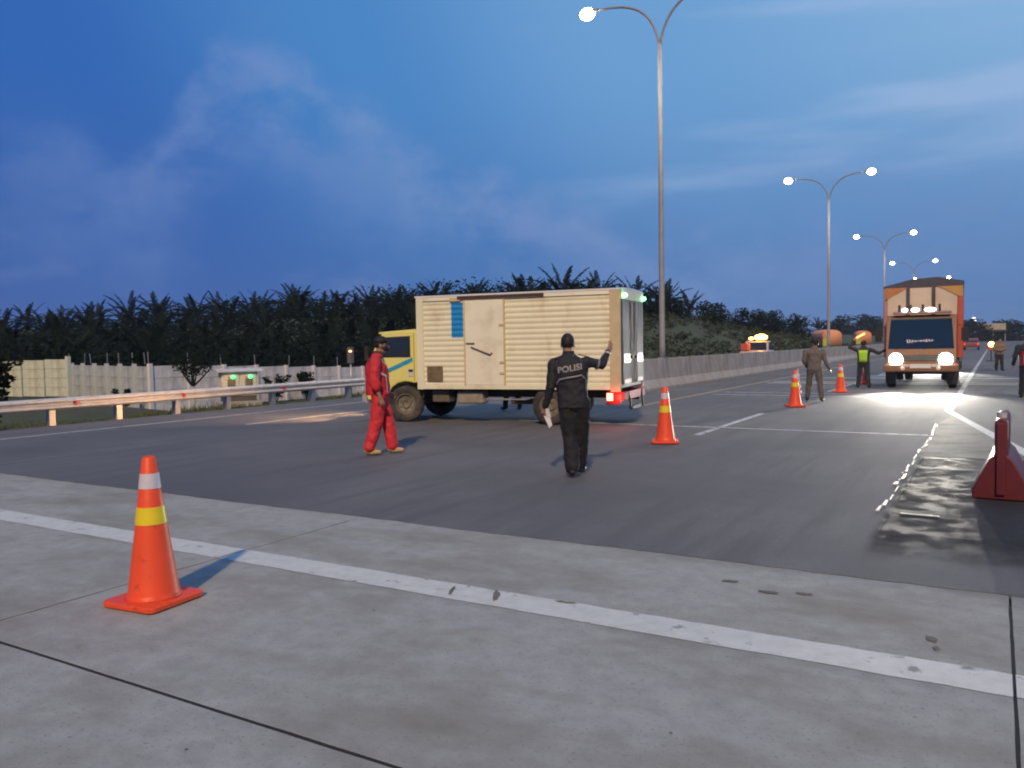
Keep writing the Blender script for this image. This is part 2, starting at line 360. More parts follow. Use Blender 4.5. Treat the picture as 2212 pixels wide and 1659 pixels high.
# wet, oily patch on the shoulder beside the red barrier
def build_wet():
    m = bpy.data.materials.new('wet_asphalt'); m.use_nodes = True; nt = m.node_tree; N = nt.nodes; L = nt.links; b = N['Principled BSDF']; b.inputs['Specular IOR Level'].default_value = .025
    tc = N.new('ShaderNodeTexCoord'); n = N.new('ShaderNodeTexNoise'); n.inputs['Scale'].default_value = 3.4; n.inputs['Detail'].default_value = 7; n.inputs['Roughness'].default_value = .68; L.new(tc.outputs['Object'], n.inputs['Vector'])
    r = N.new('ShaderNodeMapRange'); L.new(n.outputs[0], r.inputs[0]); r.inputs[1].default_value = .44; r.inputs[2].default_value = .60; r.inputs[3].default_value = .48; r.inputs[4].default_value = .85; L.new(r.outputs[0], b.inputs['Roughness'])
    c = N.new('ShaderNodeMix'); c.data_type = 'RGBA'; L.new(r.outputs[0], c.inputs[0]); c.inputs[6].default_value = (.028, .03, .034, 1); c.inputs[7].default_value = (.060, .060, .064, 1); L.new(c.outputs[2], b.inputs['Base Color'])
    bm = N.new('ShaderNodeBump'); bm.inputs['Strength'].default_value = .5; bm.inputs['Distance'].default_value = .003
    n2 = N.new('ShaderNodeTexNoise'); n2.inputs['Scale'].default_value = 55; n2.inputs['Detail'].default_value = 5; L.new(tc.outputs['Object'], n2.inputs['Vector']); L.new(n2.outputs[0], bm.inputs['Height']); L.new(bm.outputs[0], b.inputs['Normal'])
    # the wetness dies out towards the rim of the sheet
    sx = N.new('ShaderNodeSeparateXYZ'); L.new(tc.outputs['Object'], sx.inputs[0])
    def ss(v, lo, hi):
        q = N.new('ShaderNodeMapRange'); q.interpolation_type = 'SMOOTHSTEP'; L.new(v, q.inputs[0]); q.inputs[1].default_value = lo; q.inputs[2].default_value = hi; return q.outputs[0]
    def mul(u, v, op='MULTIPLY'):
        q = N.new('ShaderNodeMath'); q.operation = op
        for i_, w_ in enumerate((u, v)):
            if isinstance(w_, float): q.inputs[i_].default_value = w_
            else: L.new(w_, q.inputs[i_])
        return q.outputs[0]
    n3 = N.new('ShaderNodeTexNoise'); n3.inputs['Scale'].default_value = 1.6; n3.inputs['Detail'].default_value = 6; L.new(tc.outputs['Object'], n3.inputs['Vector'])
    wob = mul(mul(n3.outputs[0], .5, 'SUBTRACT'), 1.6)
    yw = mul(sx.outputs[1], wob, 'ADD'); wet = mul(mul(ss(sx.outputs[0], -.90, -.78), ss(yw, 6.3, 7.6)), ss(sx.outputs[1], 12.45, 12.25))
    L.new(wet, b.inputs['Alpha'])
    mb = MB(); mb.add([(-.9, 5.95, .0095), (3.0, 5.95, .0095), (3.0, 14.2, .0095), (-.9, 14.2, .0095)], [(0, 1, 2, 3)])
    o = mb.build('wet_patch', m, ROAD)
    sh = M('smooth_shoulder', (.21, .20, .17), .72, var=.14, scale=5, bump=.4, bscale=60, spec=.2, col2=(.11, .108, .10), c2scale=1.6, c2pos=(.48, .66), rvar=.1)
    mb = MB(); mb.add([(-.93, 12.35, .0082), (.42, 12.35, .0082), (-.74, 19.2, .0082), (-.93, 17.0, .0082)], [(0, 1, 2, 3)]); mb.build('shoulder_strip', sh, ROAD)
    # broken kerb-like lip of old white paint along its left edge
    q = MB(); random.seed(8)
    y = 16.9
    while y > 8.3:
        l = random.uniform(.04, .45); w = random.uniform(.012, .05); x = -.93 + random.uniform(-.03, .03); q.box(x, x + w, y - l, y, .0, random.uniform(.013, .02)); y -= l + random.uniform(.01, .22)
    q.build('edge_line', M('worn_lip_glint', (.42, .40, .34), .4, var=.3, scale=14), ROAD, bevel=.004, seg=1)
    q = MB(); q.box(-.74, -.42, 8.18, 8.205, .0, .016); q.build('edge_line', MATS['worn_lip_glint'], ROAD, bevel=.004, seg=1)  # short pale bar for a row of glints, highlight put into its colour
build_wet()

# ------------------------------------------------------------------ median barrier
def build_median():
    wall = M('barrier_concrete', (.36, .34, .33), .8, var=.14, scale=2.2, bump=.4, bscale=40, col2=(.20, .185, .175), c2scale=1.4, c2pos=(.5, .72), c2stretch=(2.5, 2.5, .25))
    t = thing('median_barrier', 'long pale concrete median wall running away behind the cargo truck', 'barrier', (-10.15, 22.4, 0))
    pr = [(-.34, 0), (-.34, .09), (-.17, .36), (-.11, 1.06), (.11, 1.06), (.17, .36), (.34, .09), (.34, 0)]
    def seg_mesh(L_): m = MB(); m.prism(pr, .006, L_ - .006, 'y'); return m.mesh('segment', wall)
    me = seg_mesh(2.5)
    for i in range(56):
        place(me, 'segment', t, (random.uniform(-.006, .006), 2.5 * i, 0))
    me = seg_mesh(60)
    for i in range(4): place(me, 'segment', t, (0, 140 + 60 * i, 0))
build_median()

# ------------------------------------------------------------------ street lamps
lamp_glow = M('lamp_lens', (.9, .9, .85), .3, var=0, emit=(1.0, .93, .80), es=26)
pole_m = M('pole_steel', (.30, .30, .32), .6, .2, var=.1, scale=4)
def bez(p0, p1, p2, p3, n):
    P = [Vector(p) for p in (p0, p1, p2, p3)]; out = []
    for i in range(n + 1):
        t = i / n; out.append(P[0] * (1 - t) ** 3 + P[1] * 3 * t * (1 - t) ** 2 + P[2] * 3 * t * t * (1 - t) + P[3] * t ** 3)
    return out
def street_lamp(y, fork, label, watts, first):
    t = thing('street_lamp', label, 'street lamp', (-10.15, y, 1.06), 0, 'double-armed street lamps on the median')
    f = fork - 1.06; m = MB()
    m.tube([(0, 0, .02), (0, 0, .4), (0, 0, f * .5), (0, 0, f)], [.115, .105, .085, .065], 12); m.build('pole', pole_m, t, smooth=True)
    m = MB(); m.box(-.1, .1, -.16, .16, -.004, .03); m.build('base_plate', pole_m, t)
    for s, tip in ((-1, 2.75), (1, 2.75)):
        dz = 1.62
        pts = bez((0, 0, f - .15), (s * .22, 0, f + dz * .75), (s * .95, 0, f + dz * .98), (s * (tip - .45), 0, f + dz), 14)
        m = MB(); m.tube(pts, [.055] + [.045] * 13 + [.04], 8); m.build('arm', pole_m, t, smooth=True)
        x0 = tip - .5; z = f + dz
        m = MB(); prof = [(.0, .05), (.06, .075), (.16, .10), (.45, .135), (.72, .11), (.86, .03)]
        rs = []
        for d_, w in prof: rs.append([(s * (x0 + d_), w * math.cos(a) * 1.15, z + .02 + w * .55 * math.sin(a)) for a in [2 * math.pi * k / 12 for k in range(12)]])
        hd = (m.rings(rs), m.build('lamp_head', pole_m, t, smooth=True))[1]
        m = MB(); m.ellipsoid((s * (x0 + .5), 0, z - .05), .29, .22, .21, 14, 8); m.build('lens', lamp_glow, hd, smooth=True)
        if watts:
            spot('lamp_light', t, (s * (x0 + .5), 0, z - .22), (s * (x0 + .5 + .5), 0, 0), watts, (1, .87, .66), R(150), .8, .15)
    return t
street_lamp(27.55, 12.03, 'tallest double-armed street lamp, nearest, rising behind the cargo truck', 2400, True)
street_lamp(61.0, 11.45, 'second nearest double-armed street lamp on the median, left of the orange truck', 2400, False)
street_lamp(94.3, 10.95, 'third double-armed street lamp from the viewer, just left of the orange truck cargo box', 1800, False)
street_lamp(129.5, 10.85, 'fourth double-armed street lamp, its lamps close above the orange truck', 1500, False)
street_lamp(168, 10.9, 'farthest double-armed street lamp whose two lamps peek over the orange truck roof', 0, False)

# ------------------------------------------------------------------ guardrail
def build_guardrail():
    t = thing('guardrail', 'rusty steel crash rail on short posts along the left road edge', 'guardrail', (-18.1, 0, 0))
    # W-beam profile (x,z), front faces +x
    outer = [(.0, .345), (.03, .355), (.075, .39), (.075, .42), (.02, .455), (.02, .495), (.075, .53), (.075, .56), (.03, .598), (.0, .61)]
    prof = outer + [(x - .006, z) for x, z in outer[::-1]]
    y0 = 2.24
    m = MB(); m.prism(prof, 0, 3.26, 'y'); beam = m.mesh('beam', steelpaint)
    m = MB(); m.box(-.16, -.01, -.07, .07, -.5, .60); m.box(-.02, .02, -.05, .05, .42, .53); post = m.mesh('post', steel)
    refl = M('red_reflector', (.62, .03, .04), .3, var=0, emit=(.8, .03, .05), es=.04)
    m = MB(); m.prism([(-.026, -.05), (.02, -.04), (.034, .0), (.026, .045), (-.02, .05), (-.034, 0)], 0, .05, 'x'); rf = m.mesh('reflector', refl)
    for i in range(14): place(beam, 'beam', t, (.0 + (.004 if i % 2 else 0), y0 + 3.25 * i, .0))
    for i in range(28): place(post, 'post', t, (0, y0 + 1.625 * i, 0))
    for y in (10.9, 13.75, 17.2, 21.9, 26.3): place(rf, 'reflector', t, (.05, y, .475))
build_guardrail()

# ------------------------------------------------------------------ precast wall in three runs
def build_walls():
    pm = {k: M('precast_' + k, c, .85, var=.12, scale=1.6, bump=.3, bscale=30, col2=tuple(x * .62 for x in c), c2scale=1.3, c2pos=(.5, .74), c2stretch=(1, 1, .35))
          for k, c in (('white', (.70, .65, .63)), ('green', (.60, .62, .48)), ('grey', (.48, .51, .52)))}
    def run(label, pts, mat, h, posts=True, rows=4):
        p0, p1 = Vector((pts[0][0], pts[0][1], 0)), Vector((pts[1][0], pts[1][1], 0)); d = p1 - p0; n = max(1, round(d.length / 2.0)); rz = math.atan2(d.y, d.x)
        st = d.length / n; t = thing('precast_wall', label, 'wall', tuple(p0), rz)
        m = MB(); m.box(.07, st - .07, -.03, .03, 0, h / rows - .012); panel = m.mesh('panel', mat)
        m = MB(); m.box(-.085, .085, -.085, .085, -1.2, h + .10); post = m.mesh('post', mat)
        m = MB(); m.tube([(0, 0, h + .10), (0, 0, h + .62)], .018, 6); rod = m.mesh('wire_stake', steel)
        for i in range(n + 1):
            top = lerp(pts[0][2], pts[1][2], i / n)
            if posts or i in (0, n):
                place(post, 'post', t, (i * st, 0, top - h))
                if posts: place(rod, 'wire_stake', t, (i * st, -.02, top - h), rot=(random.uniform(-.1, .1), random.uniform(-.1, .1), 0))
            if i < n:
                for k in range(rows): place(panel, 'panel', t, (i * st, random.uniform(-.008, .008), top - h + k * h / rows))
    run('long low whitish panel wall with posts behind the electric cabinet', ((-32, 22.7, .98), (-32, 62.7, -.55)), pm['white'], 2.2)
    run('bluish grey panel wall section receding between the taller pale wall and the whitish wall', ((-43.2, 25.9, .96), (-32.1, 22.75, .96)), pm['grey'], 2.2)
    run('taller pale greenish wall section at the far left edge', ((-46.5, 21.9, 1.20), (-37.0, 22.0, 1.36)), pm['green'], 1.75, posts=False)
build_walls()

# ------------------------------------------------------------------ electric cabinet
def build_cabinet():
    cream = M('cream_cabinet', (.78, .71, .56), .55, var=.1, scale=3, col2=(.42, .36, .27), c2scale=3, c2pos=(.58, .78))
    t = thing('electric_cabinet', 'cream double electric cabinet with two green lamps behind the guardrail', 'cabinet', (-19.35, 16.65, -.2), R(62))
    # local: x along the front (left to right seen from the road is -x), y out = -y towards the road
    plinth = M('plinth_concrete', (.38, .36, .33), .85, var=.15, scale=4)
    MB().box(-.62, .62, -.26, .26, -.6, .30).build('plinth', plinth, t, bevel=.015)
    MB().box(-.48, .48, -.20, .20, .30, .46).build('skirt', M('skirt_dark', (.10, .095, .09), .7, var=.2), t)
    MB().box(-.52, .52, -.22, .22, .46, 1.17).build('housing', cream, t, bevel=.01)
    MB().prism([(-.34, 1.17), (-.34, 1.20), (0, 1.27), (.34, 1.20), (.34, 1.17)], -.66, .66, 'x').build('roof', M('cabinet_roof', (.60, .57, .53), .5, var=.12, scale=4, col2=(.55, .30, .12), c2scale=2.5, c2pos=(.6, .72)), t)
    gm = M('green_lamp', (.02, .4, .1), .3, var=0, emit=(.05, 1, .25), es=4); rm = M('red_lamp', (.5, .05, .05), .3, var=0, emit=(1, .15, .12), es=.5)
    for x in (-.25, .25):
        d = MB().box(x - .22, x + .22, -.245, -.222, .50, 1.12).build('door', cream, t, bevel=.006)
        m = MB(); m.prism([(x - .09, .60), (x - .11, .64), (x - .11, .93), (x - .09, .97), (x + .09, .97), (x + .11, .93), (x + .11, .64), (x + .09, .60)], -.262, -.246, 'y'); m.build('meter_window', M('meter_window', (.20, .165, .10), .25, var=.2), d)
        m = MB(); m.lathe([(.001, -.30), (.045, -.295), (.05, -.247)], 14, (x + .05, 0, 1.02), 'y'); m.build('indicator', gm, d, smooth=True)
        m = MB(); m.lathe([(.001, -.285), (.035, -.28), (.04, -.247)], 14, (x - .07, 0, 1.02), 'y'); m.build('indicator', rm, d, smooth=True)
build_cabinet()

# small post with an amber light beyond the wall
def build_post_light():
    t = thing('post_light', 'small grey post with an amber light in front of the dark palms', 'light post', (-29.5, 32.9, -1.1))
    MB().tube([(0, 0, 0), (0, 0, 2.0)], .05, 8).build('post', steel, t, smooth=True)
    h = MB().box(-.13, .13, -.13, .13, 1.9, 2.75).build('housing', M('lamp_box', (.13, .12, .13), .6), t, bevel=.02)
    MB().box(.04, .16, -.16, -.08, 2.50, 2.58).build('lamp', M('amber_lamp', (.8, .3, .05), .3, var=0, emit=(1, .42, .12), es=6), h)
build_post_light()

# ------------------------------------------------------------------ traffic cones
cone_or = M('cone_orange', (.84, .085, .024), .45, var=.06, scale=4, spec=.4, col2=(.36, .055, .03), c2scale=11, c2pos=(.58, .74), bump=.15, bscale=12)
cone_wh = M('cone_white_band', (.62, .57, .62), .35, var=.08, scale=10, bump=.15, bscale=60)
cone_ye = M('cone_yellow_band', (.78, .60, .015), .35, var=.05, scale=10)
def make_cone(h):
    t = thing('traffic_cone', '', 'traffic cone', group='orange traffic cones on the road')
    rb = .155 * h / .94
    def rad(z): return lerp(rb, .041, (z - .045) / (h - .045))
    sq = []
    for cxy in ((1, 1), (-1, 1), (-1, -1), (1, -1)):
        for k in range(5):
            a = math.atan2(cxy[1], cxy[0]) - R(45) + R(90) * k / 4; sq.append((cxy[0] * .165 + .045 * math.cos(a), cxy[1] * .165 + .045 * math.sin(a)))
    s_ = h / .94; sq = [(x * s_ * 1.06, y * s_ * 1.06) for x, y in sq]
    MB().prism(sq, .004, .042, 'z').build('base', cone_or, t, bevel=.010)
    m = MB(); m.lathe([(rb + .025, .040), (rb + .006, .055), (rb, .075), (rad(h * .5), h * .5), (rad(h - .02), h - .02), (rad(h) - .006, h - .005), (.030, h), (.026, h - .03)], 40); m.build('cone_body', cone_or, t, smooth=True)
    for nm, mt, a, b in (('white_band', cone_wh, .785, .885), ('yellow_band', cone_ye, .545, .66)):
        m = MB(); z0, z1 = a * h, b * h; m.lathe([(rad(z0) - .002, z0 - .001), (rad(z0) + .0028, z0), (rad(z1) + .0028, z1), (rad(z1) - .002, z1 + .001)], 40); m.build(nm, mt, t, auto=40)
    return t
def cone(h, x, y, rz, lab):
    t = make_cone(h); t.location = (x, y, .0125 if y > 5.9 else .003); t.rotation_euler = (0, 0, rz); t['label'] = lab; return t
cone(.945, -4.67, 3.28, R(6), 'orange traffic cone alone on the concrete pavement in the foreground')
cone(.90, -4.55, 12.45, R(20), 'orange cone on the asphalt beside the short white dash, right of the policeman')
c3 = cone(.88, -4.17, 20.45, R(35), 'orange cone with torn glossy wrapping next to the man in grey')
c4 = cone(.86, -4.05, 26.4, R(10), 'orange cone between the man in grey and the man in the green vest')
cone(.82, -3.98, 31.4, R(10), 'red cone half hidden behind the legs of the man in the green vest')
def wrap():
    m = MB(); random.seed(4)
    for z in (.30, .45, .58, .70, .82):
        a0 = -.9
        for k in range(3):
            a = a0 + k * .35 + random.uniform(-.05, .05); r = lerp(.18, .05, z / .88) + .012
            p = [(r * math.cos(a), r * math.sin(a), z), (r * math.cos(a + .3) + random.uniform(0, .02), r * math.sin(a + .3), z + random.uniform(-.02, .02)), (r * .92 * math.cos(a + .3) + random.uniform(0, .02), r * .92 * math.sin(a + .3), z + .09), (r * .9 * math.cos(a), r * .9 * math.sin(a), z + .1)]
            m.add(p, [(0, 1, 2, 3)])
    m.build('torn_wrapping', M('glossy_wrap', (.75, .73, .70), .12, var=.1, scale=20, bump=.5, bscale=30), c3)
wrap()

# ------------------------------------------------------------------ red plastic road barrier
def build_red_barrier():
    red = M('barrier_red', (.12, .018, .022), .42, var=.18, scale=5, bump=.1, bscale=30)
    t = thing('plastic_barrier', 'dark red plastic road barrier with flared foot at the right edge', 'barrier', (.055, 9.25, .016), R(-2))
    # local: length along y, end face at y=0 towards the camera
    pr = [(-.245, 0), (-.25, .09), (-.10, .40), (-.055, .44), (-.055, .76), (-.03, .80), (.03, .80), (.055, .76), (.055, .44), (.10, .40), (.25, .09), (.245, 0)]
    m = MB(); m.prism(pr, .0, 1.15, 'y'); b = m.build('body', red, t, bevel=.018, seg=3)
    m = MB(); m.box(-.04, .04, -.035, .0, .05, .76); m.build('end_lug', red, b, bevel=.012)
    MB().lathe([(.001, .0), (.045, .0), (.045, .05), (.001, .05)], 14, (0, .14, .80)).build('filler_cap', M('grey_cap', (.45, .42, .42), .5), b)
    MB().box(-.058, .058, .03, .09, .60, .775).build('reflector', M('pale_reflector', (.50, .45, .46), .3, var=.3, scale=20), b)
build_red_barrier()

# ------------------------------------------------------------------ wheels
def wheel_meshes(r, w, name, dual=False):
    m = MB(); m.lathe([(r * .56, -w / 2 + .01), (r * .62, -w / 2), (r * .93, -w / 2), (r, -w / 2 + .035), (r, w / 2 - .035), (r * .93, w / 2), (r * .62, w / 2), (r * .56, w / 2 - .01), (r * .56, -w / 2 + .01)], 32, (0, 0, 0), 'y')
    ty = m.mesh('tyre', rubber, True)
    m = MB(); m.lathe([(.002, w * .10), (r * .16, w * .16), (r * .20, w * .30), (r * .24, w * .30), (r * .28, w * .12), (r * .46, w * .18), (r * .53, w * .46), (r * .585, w * .46), (r * .585, -w * .4), (.002, -w * .4)], 28, (0, 0, 0), 'y')
    for k in range(6):
        a = 2 * math.pi * k / 6; m.lathe([(.001, w * .33), (.014, w * .33), (.014, w * .1)], 6, (r * .36 * math.cos(a), 0, r * .36 * math.sin(a)), 'y')
    rim = m.mesh('rim', M('rim_' + name, (.20, .17, .13), .6, .2, var=.3, scale=8), False)
    return ty, rim
def wheel(meshes, parent, loc, rz=0., flip=False):
    e = bpy.data.objects.new('wheel', None); COL.objects.link(e); e.parent = parent; e.location = loc; e.rotation_euler = (0, random.uniform(0, 3), rz) if not flip else (0, random.uniform(0, 3), rz + math.pi)
    place(meshes[0], 'tyre', e); place(meshes[1], 'rim', e); return e

# ------------------------------------------------------------------ yellow cargo truck
def build_box_truck():
    random.seed(21)
    cream = M('cream_paint', (.80, .76, .56), .5, var=.07, scale=1.5, bump=.25, bscale=7, col2=(.56, .46, .28), c2scale=2.2, c2pos=(.54, .80), c2stretch=(1, 1, .4))
    cream2 = M('cream_sheet', (.86, .82, .66), .34, var=.05, scale=1.5, bump=1.0, bscale=4.0, col2=(.62, .55, .38), c2scale=2, c2pos=(.5, .8))
    tan = M('tan_edge', (.60, .48, .29), .55, var=.12, scale=4)
    yel = M('cab_yellow', (.80, .72, .22), .4, var=.05, scale=2, coat=.3, col2=(.62, .50, .10), c2scale=3, c2pos=(.6, .8))
    blue = M('blue_paint', (.012, .25, .62), .45, var=.06); cyan = M('cyan_stripe', (.03, .34, .52), .4, var=.25, scale=14)
    white = M('roof_sheet', (.72, .73, .76), .5, var=.08, scale=2)
    brown = M('rust_plate', (.17, .12, .07), .7, var=.3, scale=8)
    rail = M('brown_rail', (.07, .035, .025), .7, var=.3, scale=7)
    t = thing('cargo_truck', 'cream cargo truck with yellow cab turning across the road', 'truck', (-6.33, 15.44, .0125), R(188.7))
    L_, y1, z0, z1 = 4.4, .955, .73, 2.62
    box = MB().box(.02, L_ - .02, -.93, .93, z0 + .01, z1).build('cargo_box', cream, t)
    pitch = .108
    def corr(x0, x1, za, zb, base, d=.013, extra=0.):
        prof = []; z = za; k = 0
        pts = [(base, za)]
        zz = math.floor((za - z0) / pitch) * pitch + z0
        seq = []
        while zz < zb + pitch:
            seq += [(zz + pitch * q / 8, d * (.5 - .5 * math.cos(2 * math.pi * q / 8)) ** .7) for q in range(8)]; zz += pitch
        seq = [(min(max(a, za), zb), b) for a, b in seq]
        out = []
        for a, b in seq:
            if not out or abs(a - out[-1][0]) > 1e-4: out.append((a, b))
        outer = [(base + b + extra, a) for a, b in out]
        return outer + [(base - .008, out[-1][0]), (base - .008, out[0][0])]
    for x0, x1 in ((.20, 2.38), (3.29, 4.24)):
        MB().prism(corr(x0, x1, .80, 2.55, y1 - .012), x0, x1, 'x').build('corrugated_side', cream, box)
    MB().prism(corr(3.31, 3.59, 1.77, 2.50, y1 - .012, extra=.002), 3.315, 3.585, 'x').build('blue_panel', blue, box)
    for x0, x1 in ((.20, 4.24),):
        m = MB(); m.prism([(-p[0], p[1]) for p in corr(x0, x1, .80, 2.55, y1 - .012)], x0, x1, 'x'); m.build('corrugated_side', cream, box)
    for s in (1, -1):
        MB().box(-.005, .20, s * .90, s * .985, z0 - .06, z1 + .01).build('corner_post', tan if s == 1 else cream, box, bevel=.012)
        MB().box(4.24, L_, s * .90, s * .985, z0 - .03, z1 + .01).build('corner_post', cream, box, bevel=.012)
        MB().box(.20, 4.24, s * .92, s * .983, 2.55, z1 + .008).build('top_rail', cream2, box, bevel=.006)
        MB().box(.20, 4.24, s * .92, s * .983, .71, .80).build('bottom_rail', cream, box, bevel=.006)
    m = MB(); rs = []
    for x in (-.02, L_ + .02): rs.append([(x, -.99, z1 + .01), (x, -.99, z1 + .045), (x, -.5, z1 + .075), (x, 0, z1 + .085), (x, .5, z1 + .075), (x, .99, z1 + .045), (x, .99, z1 + .01)])
    m.rings(rs); m.build('roof', white, box)
    # side door
    d = MB().box(2.40, 3.27, .925, .975, .80, 2.545).build('side_door', cream2, box, bevel=.012)
    MB().box(2.38, 2.41, .95, .988, .78, 2.55).build('door_frame', tan, d); MB().box(3.262, 3.29, .95, .988, .78, 2.55).build('door_frame', tan, d)
    MB().tube([(3.24, 1.0, 1.66), (3.05, 1.0, 1.655)], .012, 6).build('bolt', brown, d)
    MB().tube([(3.13, 1.0, 1.58), (2.70, 1.005, 1.42), (2.66, 1.0, 1.46)], .014, 6).build('latch_bar', brown, d)
    for z in (1.02, 1.24, 2.0): MB().box(2.37, 2.50, .975, .995, z, z + .045).build('hinge', tan, d)
    MB().box(1.53, 3.42, .975, 1.01, 2.565, 2.625).build('door_rail', rail, box)
    MB().box(3.36, 3.6, .976, .998, 2.53, 2.60).build('rail_bracket', tan, box)
    MB().box(3.80, 4.16, .965, .992, .88, 1.19).build('vent_plate', brown, box, bevel=.004)
    # rear doors
    grey = M('rear_door', (.085, .08, .10), .5, .1, var=.15, scale=3); 
    for s in (1, -1):
        dd = MB().box(-.03, .015, s * .04, s * .86, .80, 2.44).build('rear_door', grey, box, bevel=.01)
        MB().tube([(-.055, s * .18, .82), (-.055, s * .18, 2.42)], .018, 8).build('lock_bar', steel, dd)
        MB().box(-.07, -.03, s * .10, s * .26, 1.30, 1.36).build('handle', darkmetal, dd)
        MB().box(-.04, -.028, s * .30, s * .80, 1.22, 1.40).build('reflective_plate', M('reflective_amber', (.34, .17, .06), .3, var=.1, scale=20), dd)
        MB().box(-.04, -.028, s * .10, s * .80, .82, .90).build('reflective_plate', M('reflective_pale', (.20, .13, .11), .3, var=.2, scale=20), dd)
    MB().box(-.03, .02, -.90, .90, 2.45, z1 + .008).build('rear_header', cream, box, bevel=.01)
    gm = M('green_marker', (.05, .6, .2), .3, var=0, emit=(.18, 1.0, .32), es=9)
    for s in (1, -1):
        m = MB(); m.ellipsoid((-.06, s * .80, 2.53), .055, .075, .045, 12, 8); m.build('marker_light', gm, box, smooth=True)
    # chassis
    ch = MB()
    for s in (1, -1): ch.box(.1, 5.5, s * .34, s * .42, .52, .68)
    for x in (.3, 1.1, 1.9, 2.7, 3.5): ch.box(x, x + .08, -.34, .34, .54, .66)
    for x in (.2, .9, 1.6, 2.3, 3.0, 3.7): ch.box(x, x + .07, -.92, .92, .67, .735)
    chs = ch.build('chassis', M('chassis_dirt', (.045, .038, .030), .85, var=.3, scale=9), t)
    MB().box(2.95, 3.55, .52, .84, .40, .66).build('fuel_tank', M('tank_grey', (.28, .25, .19), .6, var=.2), chs, bevel=.04)
    MB().box(3.75, 4.15, .50, .80, .42, .68).build('battery_box', M('box_dirt', (.12, .10, .075), .7, var=.2), chs, bevel=.03)
    MB().tube([(2.85, .86, .50), (2.0, .86, .50), (1.9, .86, .52)], .018, 8).build('side_guard', steel, chs)
    MB().tube([(2.4, .60, .45), (2.1, .3, .42), (1.5, .25, .45)], .06, 8).build('exhaust', brown, chs)
    MB().tube([(1.45, -.8, .40), (1.45, .8, .40)], .07, 8).build('axle', darkmetal, chs); MB().ellipsoid((1.45, 0, .40), .2, .2, .19).build('differential', darkmetal, chs, smooth=True)
    MB().tube([(4.77, -.7, .38), (4.77, .7, .38)], .05, 8).build('axle', darkmetal, chs)
    # rear under-run and tail lamps
    redm = M('red_bumper', (.40, .015, .02), .5, var=.2); tl = M('tail_lamp', (.8, .05, .05), .3, var=0, emit=(1, .22, .10), es=9)
    b = MB().box(-.06, .02, -.92, .94, .50, .66).build('rear_bumper', redm, t, bevel=.01)
    for s in (1, -1):
        MB().box(.03, .30, s * .70, s * .93, .42, .66).build('lamp_housing', M('lamp_red_housing', (.16, .008, .012), .5), b, bevel=.012)
        MB().box(.16, .28, s * .931, s * .945, .50, .64).build('tail_lamp', tl, b, bevel=.004); MB().box(.012, .029, s * .72, s * .90, .50, .63).build('tail_lamp', tl, b)
    MB().box(-.10, -.02, -.35, .35, .30, .36).build('under_run_bar', darkmetal, b)
    for s in (.55, -.55): MB().tube([(-.05, s, .66), (-.10, s * .9, .30)], .022, 6).build('under_run_strut', darkmetal, b)
    lt = bpy.data.lights.new('tail_glow', 'POINT'); lt.energy = 9; lt.color = (1, .08, .06); lt.shadow_soft_size = .06
    lo = bpy.data.objects.new('tail_glow', lt); COL.objects.link(lo); lo.parent = t; lo.location = (.05, 1.02, .56)
    # wheels
    ws = wheel_meshes(.385, .20, 'cargo')
    wheel(ws, t, (4.77, .80, .385), R(14)); wheel(ws, t, (4.77, -.80, .385), R(14), True)
    for s in (1, -1): wheel(ws, t, (1.45, s * .82, .385), 0, s < 0); wheel(ws, t, (1.45, s * .59, .385), 0, s < 0)
    # cab
    prof = [(4.47, .84), (4.50, .83), (4.58, .83), (4.66, .85), (4.78, .86), (4.95, .83), (5.10, .74), (5.20, .60), (5.24, .47), (5.72, .45), (5.76, .60), (5.77, 1.15), (5.72, 1.26), (5.36, 1.86), (5.30, 1.93), (5.1, 1.955), (4.47, 1.945)]
    cb = MB().prism(prof, -.84, .84, 'x'.replace('x', 'y')); cab = cb.build('cab', yel, t, bevel=.035, seg=3)
    MB().prism([(5.38, 1.89), (5.44, 1.90), (5.42, 1.935), (4.5, 1.985), (4.49, 1.95)], -.80, .80, 'y').build('roof_visor', yel, cab, bevel=.012)
    for s in (1, -1):
        MB().prism([(4.63, 1.385), (5.46, 1.385), (5.26, 1.82), (4.63, 1.84)], s * .838, s * .848, 'y').build('window_seal', blackplastic, cab)
        MB().prism([(4.65, 1.41), (5.42, 1.41), (5.24, 1.80), (4.65, 1.815)], s * .842, s * .853, 'y').build('side_window', glass, cab)
        MB().prism([(4.58, 1.29), (5.30, 1.00), (5.30, 1.10), (4.58, 1.385)], s * .838, s * .8455, 'y').build('stripe', cyan, cab)
        MB().prism([(5.26, .88), (5.44, .86), (5.70, .90), (5.70, .98), (5.40, .95)], s * .838, s * .8455, 'y').build('stripe', cyan, cab)
        lb = MB().box(4.56, 4.69, min(s * .838, s * .850), max(s * .838, s * .850), .97, 1.14).build('door_label', M('label_grey', (.55, .55, .56), .4, var=.1), cab)
        MB().box(4.575, 4.675, min(s * .848, s * .855), max(s * .848, s * .855), 1.07, 1.12).build('label_print', darkmetal, lb)
        MB().box(5.30, 5.33, min(s * .838, s * .862), max(s * .838, s * .862), 1.23, 1.26).build('door_handle', darkmetal, cab)
        dm = MB().box(4.535, 4.55, min(s * .836, s * .845), max(s * .836, s * .845), .87, 1.90); dm.build('door_gap', M('gap_shadow', (.30, .24, .05), .8), cab)
        MB().tube([(5.52, s * .84, 1.5), (5.62, s * 1.02, 1.60), (5.62, s * 1.02, 1.35)], .012, 6).build('mirror_arm', blackplastic, cab)
        MB().box(5.60, 5.63, min(s * .95, s * 1.09), max(s * .95, s * 1.09), 1.33, 1.62).build('mirror', blackplastic, cab, bevel=.01)
